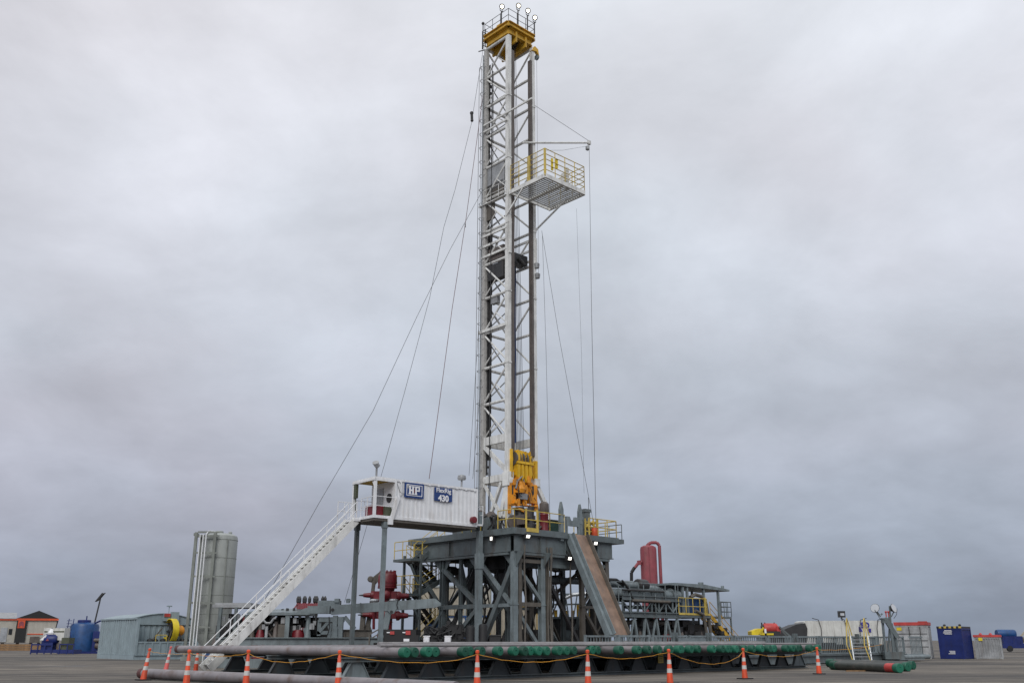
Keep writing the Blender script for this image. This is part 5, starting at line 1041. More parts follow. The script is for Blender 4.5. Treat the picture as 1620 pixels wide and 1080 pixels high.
m = MB(); m.box(-2.2,3.4,-1.6,1.6,.0,.25); m.box(1.6,2.9,-1.2,1.2,.9,2.5); m.path([(2.9,-1,1.2),(3.0,-1,3.4),(2.2,-1,3.7),(1.4,-.6,3.4)],.1,6); m.box(1.7,3.2,-1.4,-1.0,.3,1.6); obj('skid', m, NAVY, bt)
m = MB(); m.box(-1.1,-.9,-1.75,-1.7,1.2,2.2); obj('decal', m, TANKW, bt)
m = MB(); m.tube((2.2,-1.4,.9),(3.4,-1.5,.75),.35,10); m.tube((2.0,-1.6,1.5),(3.1,-1.6,1.5),.2,8); obj('pump', m, BROWN, bt, True)
gn_ = thing('generator_skid', 'low dark blue skid carrying white engine housings and a purple motor', 'generator', (at(93,1012,112).x, 112, 0), 0)
gx = lambda u: at(u,1000,112).x-gn_.location.x; gzz = lambda v: at(93,v,112).z
m = MB(); m.box(gx(60),gx(127),-1,1,.15,.5)
for u in (60,70,81,92,104,116,126): m.box(gx(u)-.06,gx(u)+.06,-1.06,-1,.0,1.15)
m.box(gx(60),gx(92),-1.04,-.98,.95,1.1); m.box(gx(104),gx(127),-1.04,-.98,1.0,1.12); obj('skid', m, NAVY, gn_)
m = MB(); m.box(gx(86),gx(105),-.5,.9,gzz(1012),gzz(993)); m.box(gx(69),gx(80),.0,.9,gzz(1012),gzz(992.5)); obj('housing', m, TANKW, gn_)
m = MB(); m.box(gx(87),gx(104.5),-.53,-.5,gzz(999.5),gzz(997.5)); obj('dark_panel', m, OLIVE, gn_)
m = MB(); m.box(gx(70),gx(75),-.03,0,gzz(999.5),gzz(997.5)); obj('dark_panel', m, OLIVE, gn_)
m = MB(); m.box(gx(104),gx(116),-.8,.6,.5,gzz(1008)); obj('control_box', m, OLIVE, gn_)
m = MB(); m.box(gx(73),gx(91),-.8,.2,.5,gzz(1013)); m.lathe((gx(84),-.3,gzz(1011)), [(.5,-.7),(.6,-.5),(.6,.5),(.4,.8)], 14, 'x'); obj('motor', m, NAVY, gn_, True)
m = MB(); m.prism([(gx(70),-.85,gzz(1012)),(gx(76),-.85,gzz(1012)),(gx(80),-.85,gzz(1005)),(gx(78),-.85,gzz(1004))], (0,.3,0)); m.lathe((gx(84),-.4,gzz(1003)), [(.3,0),(.35,.2),(.15,.6)], 10); obj('fan_shroud', m, SIGNW, gn_)
m = MB(); m.prism([(gx(80),-.9,gzz(1013)),(gx(85),-.9,gzz(1013)),(gx(82.5),-.9,gzz(1009))], (0,.02,0)); obj('warning_triangle', m, ROSE, gn_)
bd = thing('site_office', 'beige site office with black gable and orange trim at far left', 'building', (at(23,1015,165).x, 165, 0), 27)
bw = py((at(23,1015,165).x,165,27), 88, 1000, 0).x; zb_ = at(50,1016,165).z; ze = at(50,977,165).z; zp_ = at(50,965,165).z
m = MB(); m.box(0,bw,0,14,zb_,ze-.35); m.box(-12,0,.6,14,zb_,ze-.35); obj('wall', m, BEIGE, bd)
m = MB(); m.prism([(-.2,-.25,ze-.05),(bw+.2,-.25,ze-.05),(bw*.5,-.25,zp_)], (0,.2,0)); m.box(-.1,1.5,-.25,-.01,zb_,ze-.4); m.prism([(bw+.0,-.05,ze-.4),(bw+.2,-.05,ze-.4),(bw-.1,-.05,ze-2.2),(bw-.2,-.05,ze-2.2)],(0,.3,0)); obj('gable', m, BLACK, bd)
m = MB(); m.box(-.2,bw+.2,-.28,.0,ze-.36,ze-.05); m.box(-12,-.2,.4,.62,ze-.36,ze-.1); m.box(1.7,bw,-.1,-.0,zb_+1.3,zb_+1.45); obj('trim', m, ORNG, bd)
m = MB(); m.prism([(-.2,-.05,ze-.03),(bw+.2,-.05,ze-.03),(bw*.5,-.05,zp_-.02)], (0,14.2,0)); m.prism([(-12,.3,ze-.08),(-.22,.3,ze-.08),(-.22,7,zp_-.2),(-12,7,zp_-.2)],(0,.1,-.1)); obj('roof', m, GALV, bd)
m = MB(); m.box(.1,1.15,-.30,-.26,ze-1.6,ze-.38); obj('sign', m, ORNG, bd); sg = bd.children[-1]
m = MB(); m.prism([(.25,-.32,ze-1.45),(.5,-.32,ze-1.45),(.5,-.32,ze-1.25),(.85,-.32,ze-1.25),(.85,-.32,ze-1.5),(1.0,-.32,ze-1.5),(1.0,-.32,ze-.85),(.85,-.32,ze-.6),(.5,-.32,ze-.5),(.25,-.32,ze-.8)], (0,.02,0)); obj('emblem', m, ROSE, [o for o in bpy.data.objects if o.name.startswith('sign') and o.parent == bd][0])
for x in (-2.3,-4.6): m = MB(); m.box(x,x+1.0,.5,.6,zb_+.1,zb_+2.4); obj('door', m, ALU, bd); m = MB(); m.box(x+1.2,x+1.7,.52,.6,zb_+1.3,zb_+2.2); obj('window', m, GLASS, bd)
m = MB(); 
for x in (.2,2.2,3.4,4.8,6.3): m.box(x,x+.5,0.1,.6,0,zb_)
for x in (-11,-8,-5,-2): m.box(x,x+.5,.8,1.3,0,zb_)
m.box(2.2,3.6,-.4,.1,zb_,zb_+1.0); m.box(4.2,6.0,-.2,.1,.4,zb_+.9); obj('pier', m, BROWN, bd)
for k, (z0, nme) in enumerate(((0,'lowest'),(.32,'middle'),(.64,'topmost'))):
    t = thing('timber_mat', nme+' of the brown timber mats stacked before the site office', 'timber mat', (at(30,1020,150).x, 150, z0), 1, 'timber mats before the office'); m = MB()
    for j in range(5): m.box(-9+.3*(k%2), 5.2-.5*k, j*.5, j*.5+.46, 0, .28)
    obj('beam', m, WOOD, t)
    m = MB()
    for x in (-6,-2,3): m.tube((x,-.03,.14),(x,2.5,.14),.03,6)
    obj('bolt', m, DARK, t)
lm = thing('light_mast', 'slim dark leaning light mast behind the blue tank', 'light mast', (at(144,1000,125).x, 125, 0), 0)
m = MB(); m.bar((0,0,1.0),(.65,0,at(148,946,125).z),.14); m.box(-1,.6,-.6,.6,.5,1.4); obj('mast', m, DARK, lm)
m = MB(); zt = at(148,946,125).z; m.prism([(.0,-.1,zt-.4),(.4,-.1,zt-.2),(1.0,-.1,zt+.6),(.8,-.1,zt+.7)], (0,.5,0)); m.bar((.3,.2,zt-.2),(1.1,.2,zt+.7),.1); obj('solar_panel', m, DARK, lm)
for x in (-.7,.2): m = MB(); m.lathe((x,-.5,.35), [(.2,-.1),(.35,-.1),(.35,.1),(.2,.1)], 12, 'y'); obj('wheel', m, BLACK, lm)

# ------------------------------------------------------------------ pump house, canopies and skids left of the rig
PH = (at(355,1012,60).x, 60.0, 0); h_ = lambda u, v, y=0: py(PH, u, v, y)
ph = thing('engine_house', 'open sided engine shelter with pale grey canopies behind the stairway', 'engine shelter', (PH[0], PH[1], 0), 0)
X = lambda u, y=0: h_(u,980,y).x
Z = lambda v, y=0: h_(450,v,y).z
m = MB(); m.box(X(330),X(392),.5,3.2,Z(960),Z(955)); m.box(X(333),X(390),.6,3.1,Z(955),Z(954)+.06); m.prism([(X(402),.8,Z(957)),(X(418),.8,Z(957)),(X(415),.8,Z(953)),(X(407),.8,Z(950))], (0,1.5,0)); obj('canopy', m, GALV, ph)
m = MB(); m.box(X(391),X(487),-.1,3.0,Z(972.5),Z(968)); m.prism([(X(391),-.1,Z(967.9)),(X(487),-.1,Z(967.9)),(X(485),1.6,Z(960)),(X(397),1.6,Z(963))], (0,1.0,.05)); m.prism([(X(460),-.12,Z(972)),(X(490),-.12,Z(972)),(X(490),-.12,Z(960.5)),(X(482),-.12,Z(961.5))], (0,.3,0)); obj('canopy', m, GREYL, ph)
for u, w_ in ((390,.10),(455,.13),(347,.1),(372,.08)):
    m = MB(); m.box(X(u)-w_,X(u)+w_,-.05,.15,.3,Z(972) if u > 385 else Z(960)); obj('post', m, GREYL if u == 455 else GREY, ph)
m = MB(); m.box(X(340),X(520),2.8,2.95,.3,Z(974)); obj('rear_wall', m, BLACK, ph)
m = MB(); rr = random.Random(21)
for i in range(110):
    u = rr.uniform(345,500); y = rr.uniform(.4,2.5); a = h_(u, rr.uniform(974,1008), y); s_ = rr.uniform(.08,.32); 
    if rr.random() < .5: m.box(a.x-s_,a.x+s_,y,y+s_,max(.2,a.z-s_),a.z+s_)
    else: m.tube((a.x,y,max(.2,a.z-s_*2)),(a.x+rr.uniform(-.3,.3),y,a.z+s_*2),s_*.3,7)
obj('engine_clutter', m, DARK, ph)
for i in range(12):
    u = 348+i*12.5+rr.uniform(-3,3); a = h_(u,985,rr.uniform(.2,1.2)); m = MB(); m.lathe((a.x,a.y,.3), [(.3,0),(.3,.9),(.38,.95),(.2,1.2+.5*rr.random()),(.12,2.0+.6*rr.random())], 10); m.tube((a.x,a.y,1.4),(a.x+rr.uniform(-.8,.8),a.y,2.2),.07,6); obj('pump_body', m, rr.choice((GREY,GREYL,BROWN,TAUPE,RED)), ph, True)
m = MB()
for i in range(34):
    u = rr.uniform(350,505); y = rr.uniform(.1,.6); a = h_(u, rr.uniform(975,1000), y); s_ = rr.uniform(.04,.12); m.box(a.x-s_,a.x+s_,y,y+s_,a.z-s_,a.z+s_*2)
obj('fitting', m, GALV, ph); m = MB(); m.path([h_(415,978,.0),h_(421,985,.0),h_(428,985,0),h_(433,978,0),h_(437,977,0)],.07,6); m.box(X(395),X(400),.2,.4,Z(988),Z(980)); m.box(X(420),X(424),.1,.3,Z(1008),Z(990)); obj('pipework', m, GALV, ph)
m = MB(); m.box(X(441),X(452),.0,.5,Z(1008),Z(987)); obj('cabinet', m, TAUPE, ph)
m = MB(); a = h_(411,1010,.3); m.lathe((a.x,.3,0), [(.42,.4),(.4,1.1),(.26,1.8),(.16,2.1)], 14); m.lathe((X(470),.6,0),[(.4,.4),(.4,1.9),(.3,2.1)],12); m.box(X(473),X(482),.5,1.2,.6,Z(992)); m.lathe((X(435),.8,0),[(.25,.4),(.25,1.6),(.1,1.8)],10); obj('red_pump', m, RED, ph, True)
m = MB(); m.box(X(462),X(495),1.0,1.2,Z(962),Z(953)+.0)
for i in range(12): x = X(462)+(X(495)-X(462))*i/11; m.box(x,x+.04,.96,1.0,Z(962),Z(952))
m.bar((X(458),1.0,Z(962)),(X(464),1.0,Z(953)),.08); obj('red_guard', m, ROSE, ph)
m = MB()
for u in (463,466,473,475,482,490,492,494,503,507): m.lathe((X(u),1.1,Z(953)), [(.05,0),(.1,.1),(.1,.3),(.03,.45)], 7)
obj('exhaust_stub', m, DARK, ph)
bs = thing('base_skid_beam', 'long pale grey I beam skid lying along the back of the pipe rack', 'skid beam', (PH[0], 56.5, 0), 0)
B0 = (PH[0], 56.5, 0); bx = lambda u: py(B0,u,1010,0).x; bz = lambda v: py(B0,450,v,0).z
m = MB(); m.ibeam((bx(341),0,(bz(1010.5)+.5)/2+.1),(bx(620),0,(bz(1010.5)+.5)/2+.1),.35,bz(1010.5)-.5,.05); m.box(bx(345),bx(620),-.1,.1,.0,.5); obj('beam', m, GREYL, bs)
m = MB(); m.box(bx(343),bx(366),-.22,-.18,bz(1020),bz(1012)); m.sphere((bx(384),.1,bz(1008)),.17,8); obj('end_plate', m, GREY, bs)
# pivoted grey beam on trestle
TB = (at(500,1012,57.5).x, 57.5, 0); tx = lambda u, y=0: py(TB,u,970,y).x; tz = lambda v, y=0: py(TB,560,v,y).z
tb = thing('lifting_beam', 'long pale grey box beam carried on a trestle left of the rig', 'beam', (TB[0], TB[1], 0), 0)
p0 = Vector((tx(524),0,tz(964.5))); p1 = Vector((tx(688),0,tz(953.5))); m = MB(); m.bar(p0, p1, .4, .52); m.prism([(p1.x,-.2,p1.z-.26),(p1.x+.35,-.2,p1.z-.15),(p1.x+.35,-.2,p1.z+.0),(p1.x,-.2,p1.z+.26)],(0,.4,0))
for k in (.28,.55,.82): c = p0.lerp(p1,k); m.box(c.x-.02,c.x+.02,-.23,.23,c.z-.29,c.z+.29)
obj('beam', m, GREYL, tb)
m = MB(); m.box(tx(487),tx(522),-.2,.6,tz(970),tz(958)); m.box(tx(500),tx(535),.3,.9,tz(958),tz(949)); m.box(tx(527),tx(534),.2,.7,tz(952),tz(946)); m.tube((tx(548),.4,tz(953)),(tx(548),.4,tz(946)),.12,8); m.box(tx(545),tx(551),.3,.6,tz(950),tz(947)); obj('pivot_head', m, GREYL, tb)
m = MB()
for (u0, v0, u1, v1, w_) in ((505,980,545,980,.22),(506,980,506,1005,.2),(520,983,507,999,.16),(503,1000,525,1000,.2),(531,973,531,1012,.26),(545,975,562,994,.2),(540,975,540,1008,.28),(524,985,522,1010,.18),(535,975,528,1010,.2),(518,983,526,1003,.14)):
    m.bar((tx(u0),.0+.06*(u0%3),tz(v0)),(tx(u1),.0+.06*(u0%3),tz(v1)),w_)
m.prism([(tx(529),-.25,tz(1016)),(tx(537),-.25,tz(1016)),(tx(536),-.25,tz(992)),(tx(531),-.25,tz(992))],(0,.12,0)); obj('trestle', m, GREYL, tb)
m = MB(); m.ibeam((tx(542),.3,tz(1001)),(tx(588),.3,tz(1001)),.3,.42,.04); m.box(tx(542),tx(590),.2,.6,tz(1011),tz(1007)); m.box(tx(545),tx(547),.1,.4,0,tz(1001)); m.box(tx(583),tx(585),.1,.4,0,tz(1001)); obj('side_beam', m, TAUPE, tb)
m = MB(); c = p0.lerp(p1,.57); m.bar((tx(615),0,tz(965)),(tx(609),0,tz(1003)),.34,.3); m.prism([(tx(613),-.24,tz(965)),(tx(628),-.24,tz(962)),(tx(624),-.24,tz(970)),(tx(619),-.24,tz(971))],(0,.1,0)); m.box(tx(606),tx(612),-.15,.15,0,tz(1003)); obj('strut', m, GREYL, tb)
m = MB()
for u, v in ((527,964),(620,967.5)): m.tube((tx(u),-.26,tz(v)),(tx(u),-.2,tz(v)),.09,10)
m.path([(tx(630),-.22,tz(948)),(tx(628),-.25,tz(956)),(tx(630),-.25,tz(963))],.03,6); m.path([(tx(522),-.22,tz(975)),(tx(524),-.25,tz(992)),(tx(521),-.25,tz(1004))],.03,6); obj('pin', m, DARK, tb)
# blowout preventer
bo = thing('blowout_preventer', 'dark red blowout preventer stack standing behind the grey beam', 'blowout preventer', (at(617,1012,63).x, 63, 0), 0)
BX = lambda u: at(u,950,63).x-bo.location.x; BZ = lambda v: at(617,v,63).z; r_ = (BX(627)-BX(597))/2; xc_ = (BX(627)+BX(597))/2
m = MB(); m.lathe((xc_,0,0), [(r_*.75,BZ(934)),(r_*.8,BZ(930)),(r_*1.0,BZ(927)),(r_*1.0,BZ(910)),(r_*.92,BZ(908)),(r_*.75,BZ(904)),(r_*.5,BZ(903))], 24); obj('annular', m, RED, bo, True)
m = MB()
for k in range(12): a = 2*math.pi*k/12; m.tube((xc_+r_*.8*math.cos(a),r_*.8*math.sin(a),BZ(909)),(xc_+r_*.8*math.cos(a),r_*.8*math.sin(a),BZ(902)),.05,6)
for z in (929,921): m.lathe((xc_,0,0), [(r_*1.03,BZ(z)-.05),(r_*1.03,BZ(z)+.05)], 24)
obj('bolt', m, RED, bo)
def ram(v, sc_=1):
    m = MB(); z = BZ(v); m.box(BX(592),BX(628),-.36,.36,z-.24,z+.24); m.lathe((BX(592),0,z), [(.24,0),(.26,-.1),(.26,-.2),(.16,-.25),(.15,-.45),(.12,-.7)], 12, 'x'); m.lathe((BX(628),0,z-.05), [(.30,0),(.30,.15),(.18,.3),(.18,.5),(.13,.75)], 12, 'x'); m.lathe((xc_,-.4,z), [(.25,0),(.27,-.2),(.15,-.3)], 12, 'y'); m.lathe((xc_,0,0), [(r_*.8,z-.45),(r_*.6,z-.4),(r_*.6,z+.42),(r_*.8,z+.5)], 20); o = obj('ram_body', m, RED, bo, True)
    m = MB(); m.tube((BX(592)-.7,0,z),(BX(592)-1.0,0,z),.07,8,.03); m.tube((BX(628)+.75,0,z-.05),(BX(628)+1.15,0,z-.05),.07,8,.03); obj('ram_stem', m, DARK, o)
ram(941); ram(972)
m = MB(); m.lathe((xc_,0,0), [(.5,.6),(.55,BZ(1003)),(.4,BZ(994)),(.4,BZ(950)),(.5,BZ(935))], 16); m.path([(BX(600),-.3,BZ(947)),(BX(594),-.6,BZ(965)),(BX(595),-.6,BZ(995))],.09,7); obj('spool', m, RED, bo, True)
m = MB(); m.bar((BX(589),.4,BZ(918)),(BX(583),.4,BZ(996)),.2,.3); m.prism([(BX(581),.3,BZ(917)),(BX(598),.3,BZ(903)),(BX(598),.3,BZ(915)),(BX(590),.3,BZ(925))], (0,.2,0)); m.lathe((BX(583.5),.3,BZ(915)), [(.15,-.05),(.2,0),(.2,.2)], 12, 'y'); m.bar((BX(575),.3,BZ(968)),(BX(572),.3,.2),.3,.4); m.prism([(BX(577),.3,BZ(1000)),(BX(590),.3,BZ(1000)),(BX(581),.3,BZ(972))],(0,.1,0)); m.box(BX(560),BX(640),-.8,.8,.1,.5); obj('stand', m, TAUPE, bo)
m = MB(); m.lathe((BX(594),-.5,BZ(950)), [(.25,-.1),(.3,0),(.25,.1)], 12); m.lathe((BX(624),-.5,BZ(950)), [(.25,-.1),(.3,0),(.25,.1)], 12); obj('flange', m, ALU, bo)

# ------------------------------------------------------------------ black trailer and engine units beneath the rig
TR = (at(640,1012,54).x, 54.0, 0); rx = lambda u: py(TR,u,1000,0).x; rz_ = lambda v: py(TR,640,v,0).z
tr = thing('black_trailer', 'black flatbed trailer tail with red and white lamps and number plate', 'trailer', (TR[0], TR[1], 0), 0)
m = MB(); m.box(rx(607),rx(662),0,.2,rz_(1018),rz_(1004)); m.box(rx(600),rx(658),0,3,rz_(1004),rz_(995)); m.box(rx(590),rx(662),.4,3,.5,rz_(1016)); obj('bed', m, BLACK, tr)
m = MB(); m.bar((rx(585),-.1,rz_(1003)),(rx(602),-.1,rz_(993.5)),.06); m.bar((rx(590),-.1,rz_(1008)),(rx(600),-.1,rz_(1002)),.06); m.box(rx(584),rx(586),-.1,.1,.2,rz_(1003)); obj('ramp_rail', m, TAUPE, tr)
m = MB(); m.box(rx(639),rx(648),-.06,-.0,rz_(1014),rz_(1009.7)); obj('number_plate', m, SIGNW, tr)
m = MB(); m.box(rx(612),rx(617),-.06,-.0,rz_(1000.7),rz_(999)); obj('reflector', m, SIGNW, tr); m = MB(); m.box(rx(637),rx(641.5),-.06,0,rz_(1000.7),rz_(999)); obj('reflector', m, SIGNW, tr)
m = MB(); m.box(rx(617.3),rx(624),-.06,-.0,rz_(1003),rz_(998)); obj('tail_lamp', m, REDB, tr); m = MB(); m.box(rx(642),rx(649.5),-.06,0,rz_(1003.5),rz_(997)); obj('tail_lamp', m, REDB, tr)
for u in (598,612,645,658): m = MB(); m.lathe((rx(u),.8,.5), [(.25,-.15),(.5,-.14),(.5,.14),(.25,.15)], 16, 'y'); obj('wheel', m, BLACK, tr, True)
def engine(label, u0, u1, v0, filt, seed):
    F_ = (at(u0,1012,54.6).x, 54.6, 0); ex = lambda u: py(F_,u,1005,0).x; ez = lambda v: py(F_,u0,v,0).z
    t = thing('engine_unit', label, 'engine', (F_[0], F_[1], 0), 0, 'black engine units beneath the rig'); r_ = random.Random(seed)
    m = MB(); m.box(0,ex(u1),0,1.2,.1,ez(1010)); m.box(ex(u0+2),ex(u1-3),.1,1.0,ez(1010),ez(v0+6)); m.box(ex(u0+4),ex(u0+9),.1,.5,ez(v0+6),ez(v0)); obj('block', m, BLACK, t)
    m = MB()
    for k in range(10):
        a = Vector((r_.uniform(0,ex(u1)), -.05, r_.uniform(1.2,ez(v0+4)))); m.path([a, a+Vector((r_.uniform(-.3,.3),-.08,r_.uniform(-.4,.4))), a+Vector((r_.uniform(-.8,.8),0,r_.uniform(-.8,.2)))], r_.uniform(.02,.05), 6)
    m.box(.1,ex(u1)-.2,.0,.9,ez(1002),ez(v0+9))
    for k in range(5): x = r_.uniform(0,ex(u1)); m.lathe((x,.3,ez(1008)), [(.2,0),(.22,.3),(.1,.5)], 10)
    obj('piping', m, BLACK, t)
    m = MB()
    for uu in filt: m.lathe((ex(uu),-.14,ez(1016)), [(.10,0),(.11,.05),(.11,ez(1007.5)-ez(1016)),(.06,ez(1007)-ez(1016))], 10)
    m.box(ex(filt[0]-3),ex(filt[-1]+4),-.16,-.02,ez(1006.3),ez(1005)); obj('filter', m, SIGNW, t, True)
engine('black engine unit with twin white filters beside the trailer tail', 668, 700, 989, (673,677), 2)
engine('taller black engine unit with twin white filters at mid rig', 702, 735, 981, (706.5,711), 5)
for k, (u0, u1, v0) in enumerate(((736.5,751,990.5),(757,771,988))):
    F_ = ((u0+u1)/2, 54.3); c = at(F_[0],1005,54.3); r = (at(u1,1005,54.3).x-at(u0,1005,54.3).x)/2; z1 = at(u0,v0,54.3).z
    t = thing('black_drum', ('wide black ribbed drum right of the engine units','taller black ribbed drum beside the near corner of the substructure')[k], 'drum', (c.x, 54.3, 0)); m = MB(); m.lathe((0,0,0), [(r*.9,.3),(r,.35),(r,z1*.5),(r*1.04,z1*.52),(r,z1*.54),(r,z1-.1),(r*.92,z1)], 20); obj('body', m, BLACK, t, True); m = MB(); m.lathe((0,0,0), [(r*.8,z1),(r*.8,z1+.04),(.1,z1+.06)], 16); m.box(-.1,.1,-r-.05,-r,z1*.5,z1*.6); obj('lid', m, DARK, t)
t = thing('black_case', 'low black equipment case at foot of the near rig column', 'case', (at(783,1012,54.3).x, 54.3, 0)); w_ = at(792,1005,54.3).x-at(775,1005,54.3).x; m = MB(); m.box(-w_/2,w_/2,0,.9,.2,at(783,1005,54.3).z); obj('body', m, BLACK, t); m = MB(); m.box(-w_/2-.05,w_/2+.05,-.05,.95,at(783,1005,54.3).z,at(783,1003.5,54.3).z); obj('lid', m, DARK, t)
t = thing('blue_drum', 'blue plastic drum seen behind the yellow stair bars', 'drum', (at(685,1012,66).x, 66, 0)); z1 = at(685,987,66).z; m = MB(); m.lathe((0,0,0), [(.55,.2),(.6,.4),(.6,z1-.3),(.5,z1)], 18); obj('body', m, BLUE, t, True); m = MB(); m.lathe((0,0,z1), [(.2,0),(.2,.08)], 10); obj('lid', m, NAVY, t)
t = thing('blue_barrel', 'small blue barrel under the pipe rack near the stair foot', 'barrel', (at(335,1012,56).x, 56, 0)); m = MB(); m.lathe((0,0,0), [(.28,0),(.3,.05),(.3,.42),(.32,.45),(.3,.48),(.3,.88)], 16); obj('body', m, BLUE, t, True); m = MB(); m.lathe((0,0,.88), [(.27,0),(.27,.03),(.05,.05)], 14); obj('lid', m, NAVY, t)

# ------------------------------------------------------------------ equipment seen far behind through the rig legs
def bg_box(name, label, cat, u0, u1, v0, Y, mt, mt2, feat='roof', group=None):
    a = at(u0,1012,Y); b_ = at(u1,1012,Y); z1 = at((u0+u1)/2,v0,Y).z; t = thing(name, label, cat, (a.x, Y, 0), 0, group); w_ = b_.x-a.x
    m = MB(); m.corr((0,0),(w_,0),.3,z1-.15,.05,.5); m.corr((w_,0),(w_,3),.3,z1-.15,.05,.5); m.corr((0,3),(0,0),.3,z1-.15,.05,.5); m.corr((w_,3),(0,3),.3,z1-.15,.05,.5); obj('wall', m, mt, t)
    m = MB(); m.box(-.1,w_+.1,-.1,3.1,z1-.15,z1); m.box(-.1,w_+.1,-.05,3.05,.1,.3)
    for k in range(max(2,int(w_/2.5))+1): x = w_*k/max(2,int(w_/2.5)); m.box(x-.06,x+.06,-.08,.0,.3,z1-.15)
    obj('frame', m, mt2, t)
    m = MB(); m.box(w_*.3,w_*.55,-.12,-.02,.6,min(2.4,z1*.7)); obj('door', m, mt2, t); return t
bg_box('tank_shed', 'pale green roofed tank shed seen far behind through the rig legs', 'shed', 655, 735, 926, 92, TAN, SILO)
bg_box('tan_tank', 'tall tan square tank far behind between the left rig legs', 'tank', 722, 748, 928, 96, TAN, SILOF)
bg_box('tan_tank', 'second tan square tank far behind nearer the middle rig leg', 'tank', 751, 776, 925, 97, BEIGE, SILOF)
bg_box('yellow_container', 'low tan container with mustard frame far behind the middle of the rig', 'container', 775, 850, 957, 94, TAN, mat('mustard',(.30,.20,.04),.6))
bg_box('blue_rack_unit', 'low blue and white equipment unit far behind the left rig legs', 'equipment unit', 700, 772, 973, 88, TANKW, BLUE)
bg_box('mud_shed', 'long dark grey equipment shed behind the right legs of the rig', 'shed', 862, 965, 975, 72, DARK, GREYL)
t = thing('rear_pipe_frame', 'grey lattice pipe frame with yellow parts behind the right rig legs', 'pipe frame', (at(865,1012,74).x, 74, 0)); kx = lambda u: at(u,950,74).x-t.location.x; kz = lambda v: at(900,v,74).z
m = MB(); rr = random.Random(9)
for i in range(16): u = 862+i*7.5; m.bar((kx(u),.1*(i%3),kz(976)),(kx(u+rr.uniform(-6,12)),.1*(i%3),kz(rr.uniform(925,955))),.09)
for v in (940,956): m.bar((kx(862),0,kz(v)),(kx(985),0,kz(v-2)),.12)
obj('lattice', m, GREYL, t)
m = MB()
for i in range(9): u = 868+i*9; m.box(kx(u),kx(u+5),.5,.9,kz(975),kz(rr.uniform(955,966)))
obj('yellow_block', m, YEL, t)
m = MB(); m.path([(kx(868),0,kz(960)),(kx(868),0,kz(948)),(kx(874),0,kz(944)),(kx(884),0,kz(950)),(kx(906),0,kz(940)),(kx(930),0,kz(938))],.14,8); m.lathe((kx(875),.2,kz(950)),[(.4,0),(.45,.1),(.45,.9)],12); obj('pipe', m, ALU, t, True)
# long stair running down behind the right side of the rig
rs_ = thing('rear_stairway', 'grey steel stairway descending to the right behind the ramp', 'stairs', (0,0,0)); a = at(895,872,70); b_ = at(965,960,72)
stair(rs_, b_, a, .9, (.3,.95,0), GREY, GREY, .24, 'handrail', 1.1, .3)
# dark lattice tower below the right end of the floor
lt = thing('cable_tower', 'dark lattice cable tower under the right end of the rig floor', 'tower', (RIG[0], RIG[1], 0), RZ); a = py(RIG,938,870,2.0); b_ = py(RIG,960,870,2.0)
z1 = py(RIG,950,862,2.0).z; m = MB()
for x in (a.x, b_.x):
    for y in (2.0, 3.0): m.bar((x,y,.1),(x,y,z1),.16)
for k in range(5):
    z = .4+k*(z1-.6)/5; dz = (z1-.6)/5; m.bar((a.x,2.0,z),(b_.x,2.0,z+dz),.1); m.bar((a.x,2.0,z+dz),(b_.x,2.0,z+dz),.1); m.bar((b_.x,2.0,z),(b_.x,3.0,z+dz),.1)
obj('lattice', m, TAUPE, lt)
m = MB()
for k in range(10): x = a.x+.15+.1*k; m.tube((x,2.5,.2),(x,2.5,z1-.2),.045,6)
obj('cable_bundle', m, DARK, lt)

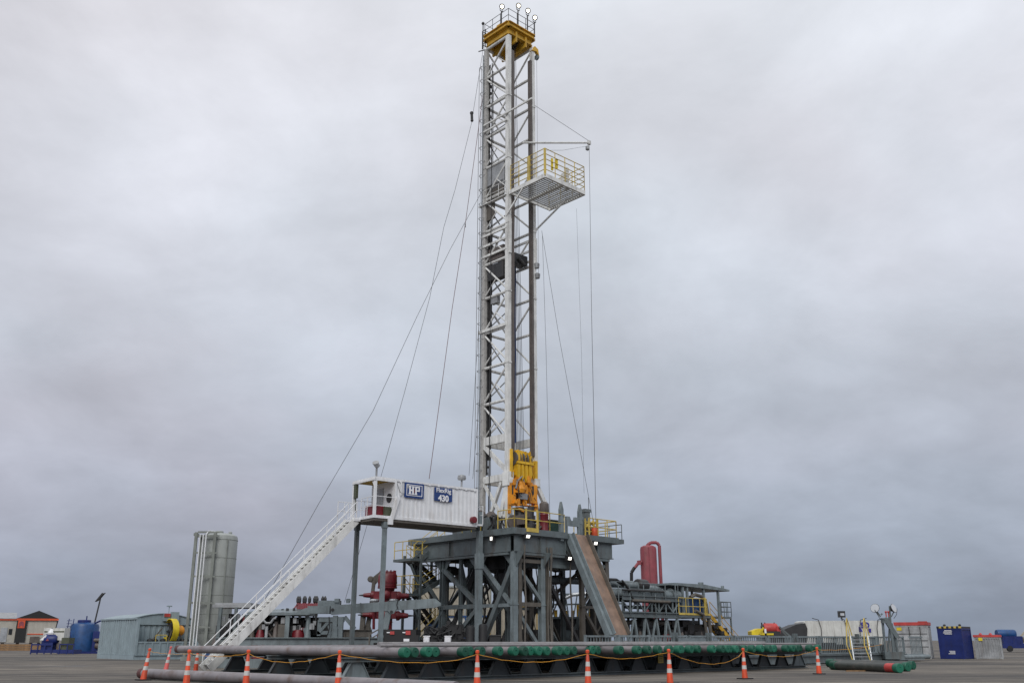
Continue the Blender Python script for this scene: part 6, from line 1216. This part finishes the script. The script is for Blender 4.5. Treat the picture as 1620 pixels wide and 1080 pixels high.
# ------------------------------------------------------------------ guy lines
def wire(label, pts, r=.022, mt=WIRE, blocks=()):
    r *= .75
    pts = [Vector(p) for p in pts]; t = thing('guy_line', label, 'wire', pts[-1], 0, 'thin lines running from the mast'); m = MB(); o = pts[-1]
    m.path([p-o for p in pts], r, 5); obj('cable', m, mt, t, True)
    for p, ln in blocks:
        p = Vector(p)-o; m = MB(); d = Vector((.05,0,-1)).normalized(); m.tube(p-d*ln/2, p+d*ln/2, ln*.16, 8); m.sphere(p-d*ln/2, ln*.24, 8); m.sphere(p+d*ln/2, ln*.2, 8); obj('pulley_block', m, DARK, t, True)
mt_ = wor(RIG, (XL-.1, YF+.3, 0))
A_ = lambda u, v, Y=63: at(u, v, Y)
wire('thin line with dark pulley falling from the crown left to the cabin roof', [A_(768,56), A_(749,175), A_(746,195,62.5), A_(720,300,61.5), A_(702,360,61), A_(680,470,60), A_(640,620,58), A_(606,742,55)], .02, WIRE, [(A_(746.5,185,62.6), .62)])
wire('dark red line falling from the left mast leg to the cabin roof middle', [A_(765,145), A_(736,355,61), A_(715,490,60), A_(679,757,55)], .026, WIRER, [(A_(736,357,61), .2)])
wire('long shallow line running farthest left down to the stairway', [A_(764,300), A_(712,395,60.5), A_(660,500,58), A_(590,650,56), A_(505,795,54), A_(415,955,53)], .02)
wire('near vertical line close beside the left edge of the mast', [A_(767,70), A_(763,300), A_(757,520), A_(742,752,60)], .018)
wire('short line beside the mast foot reaching the right cabin roof', [A_(761,600), A_(748,757,60)], .022)
wire('line falling behind the cabin to the ground between its stilts', [A_(606,742,68), A_(575,850,70), A_(545,952,72)], .02)
wire('stay line from the mast to the tip of the racking boom', [A_(846,167,62), boom_tip+Vector((0,0,.15))], .02)
wire('slack line drooping under the racking boom', [A_(862,238,60.5), A_(890,238,60), boom_tip+Vector((-.2,0,-.3))], .014)
wire('long vertical line hanging from the boom tip to the rig floor', [boom_tip+Vector((0,0,-.1)), A_(936,500,59.5), A_(943,838,59)], .022)
wire('faint line between the boom line and the mast', [A_(912,330,60), A_(920,560,60), A_(924,780,60)], .010)
wire('slanting line from the platform brace down to right end of floor', [A_(857,365,61.5), A_(884,530,61), A_(938,822,60)], .018, WIRE, ())
wire('vertical line from the platform brace down to the floor handrail', [A_(858,370,61.5), A_(864,560,61), A_(870,825,60)], .016)
wire('thin line falling close beside the right mast leg', [A_(849,90), A_(851,330,62), A_(852,440,62)], .014)
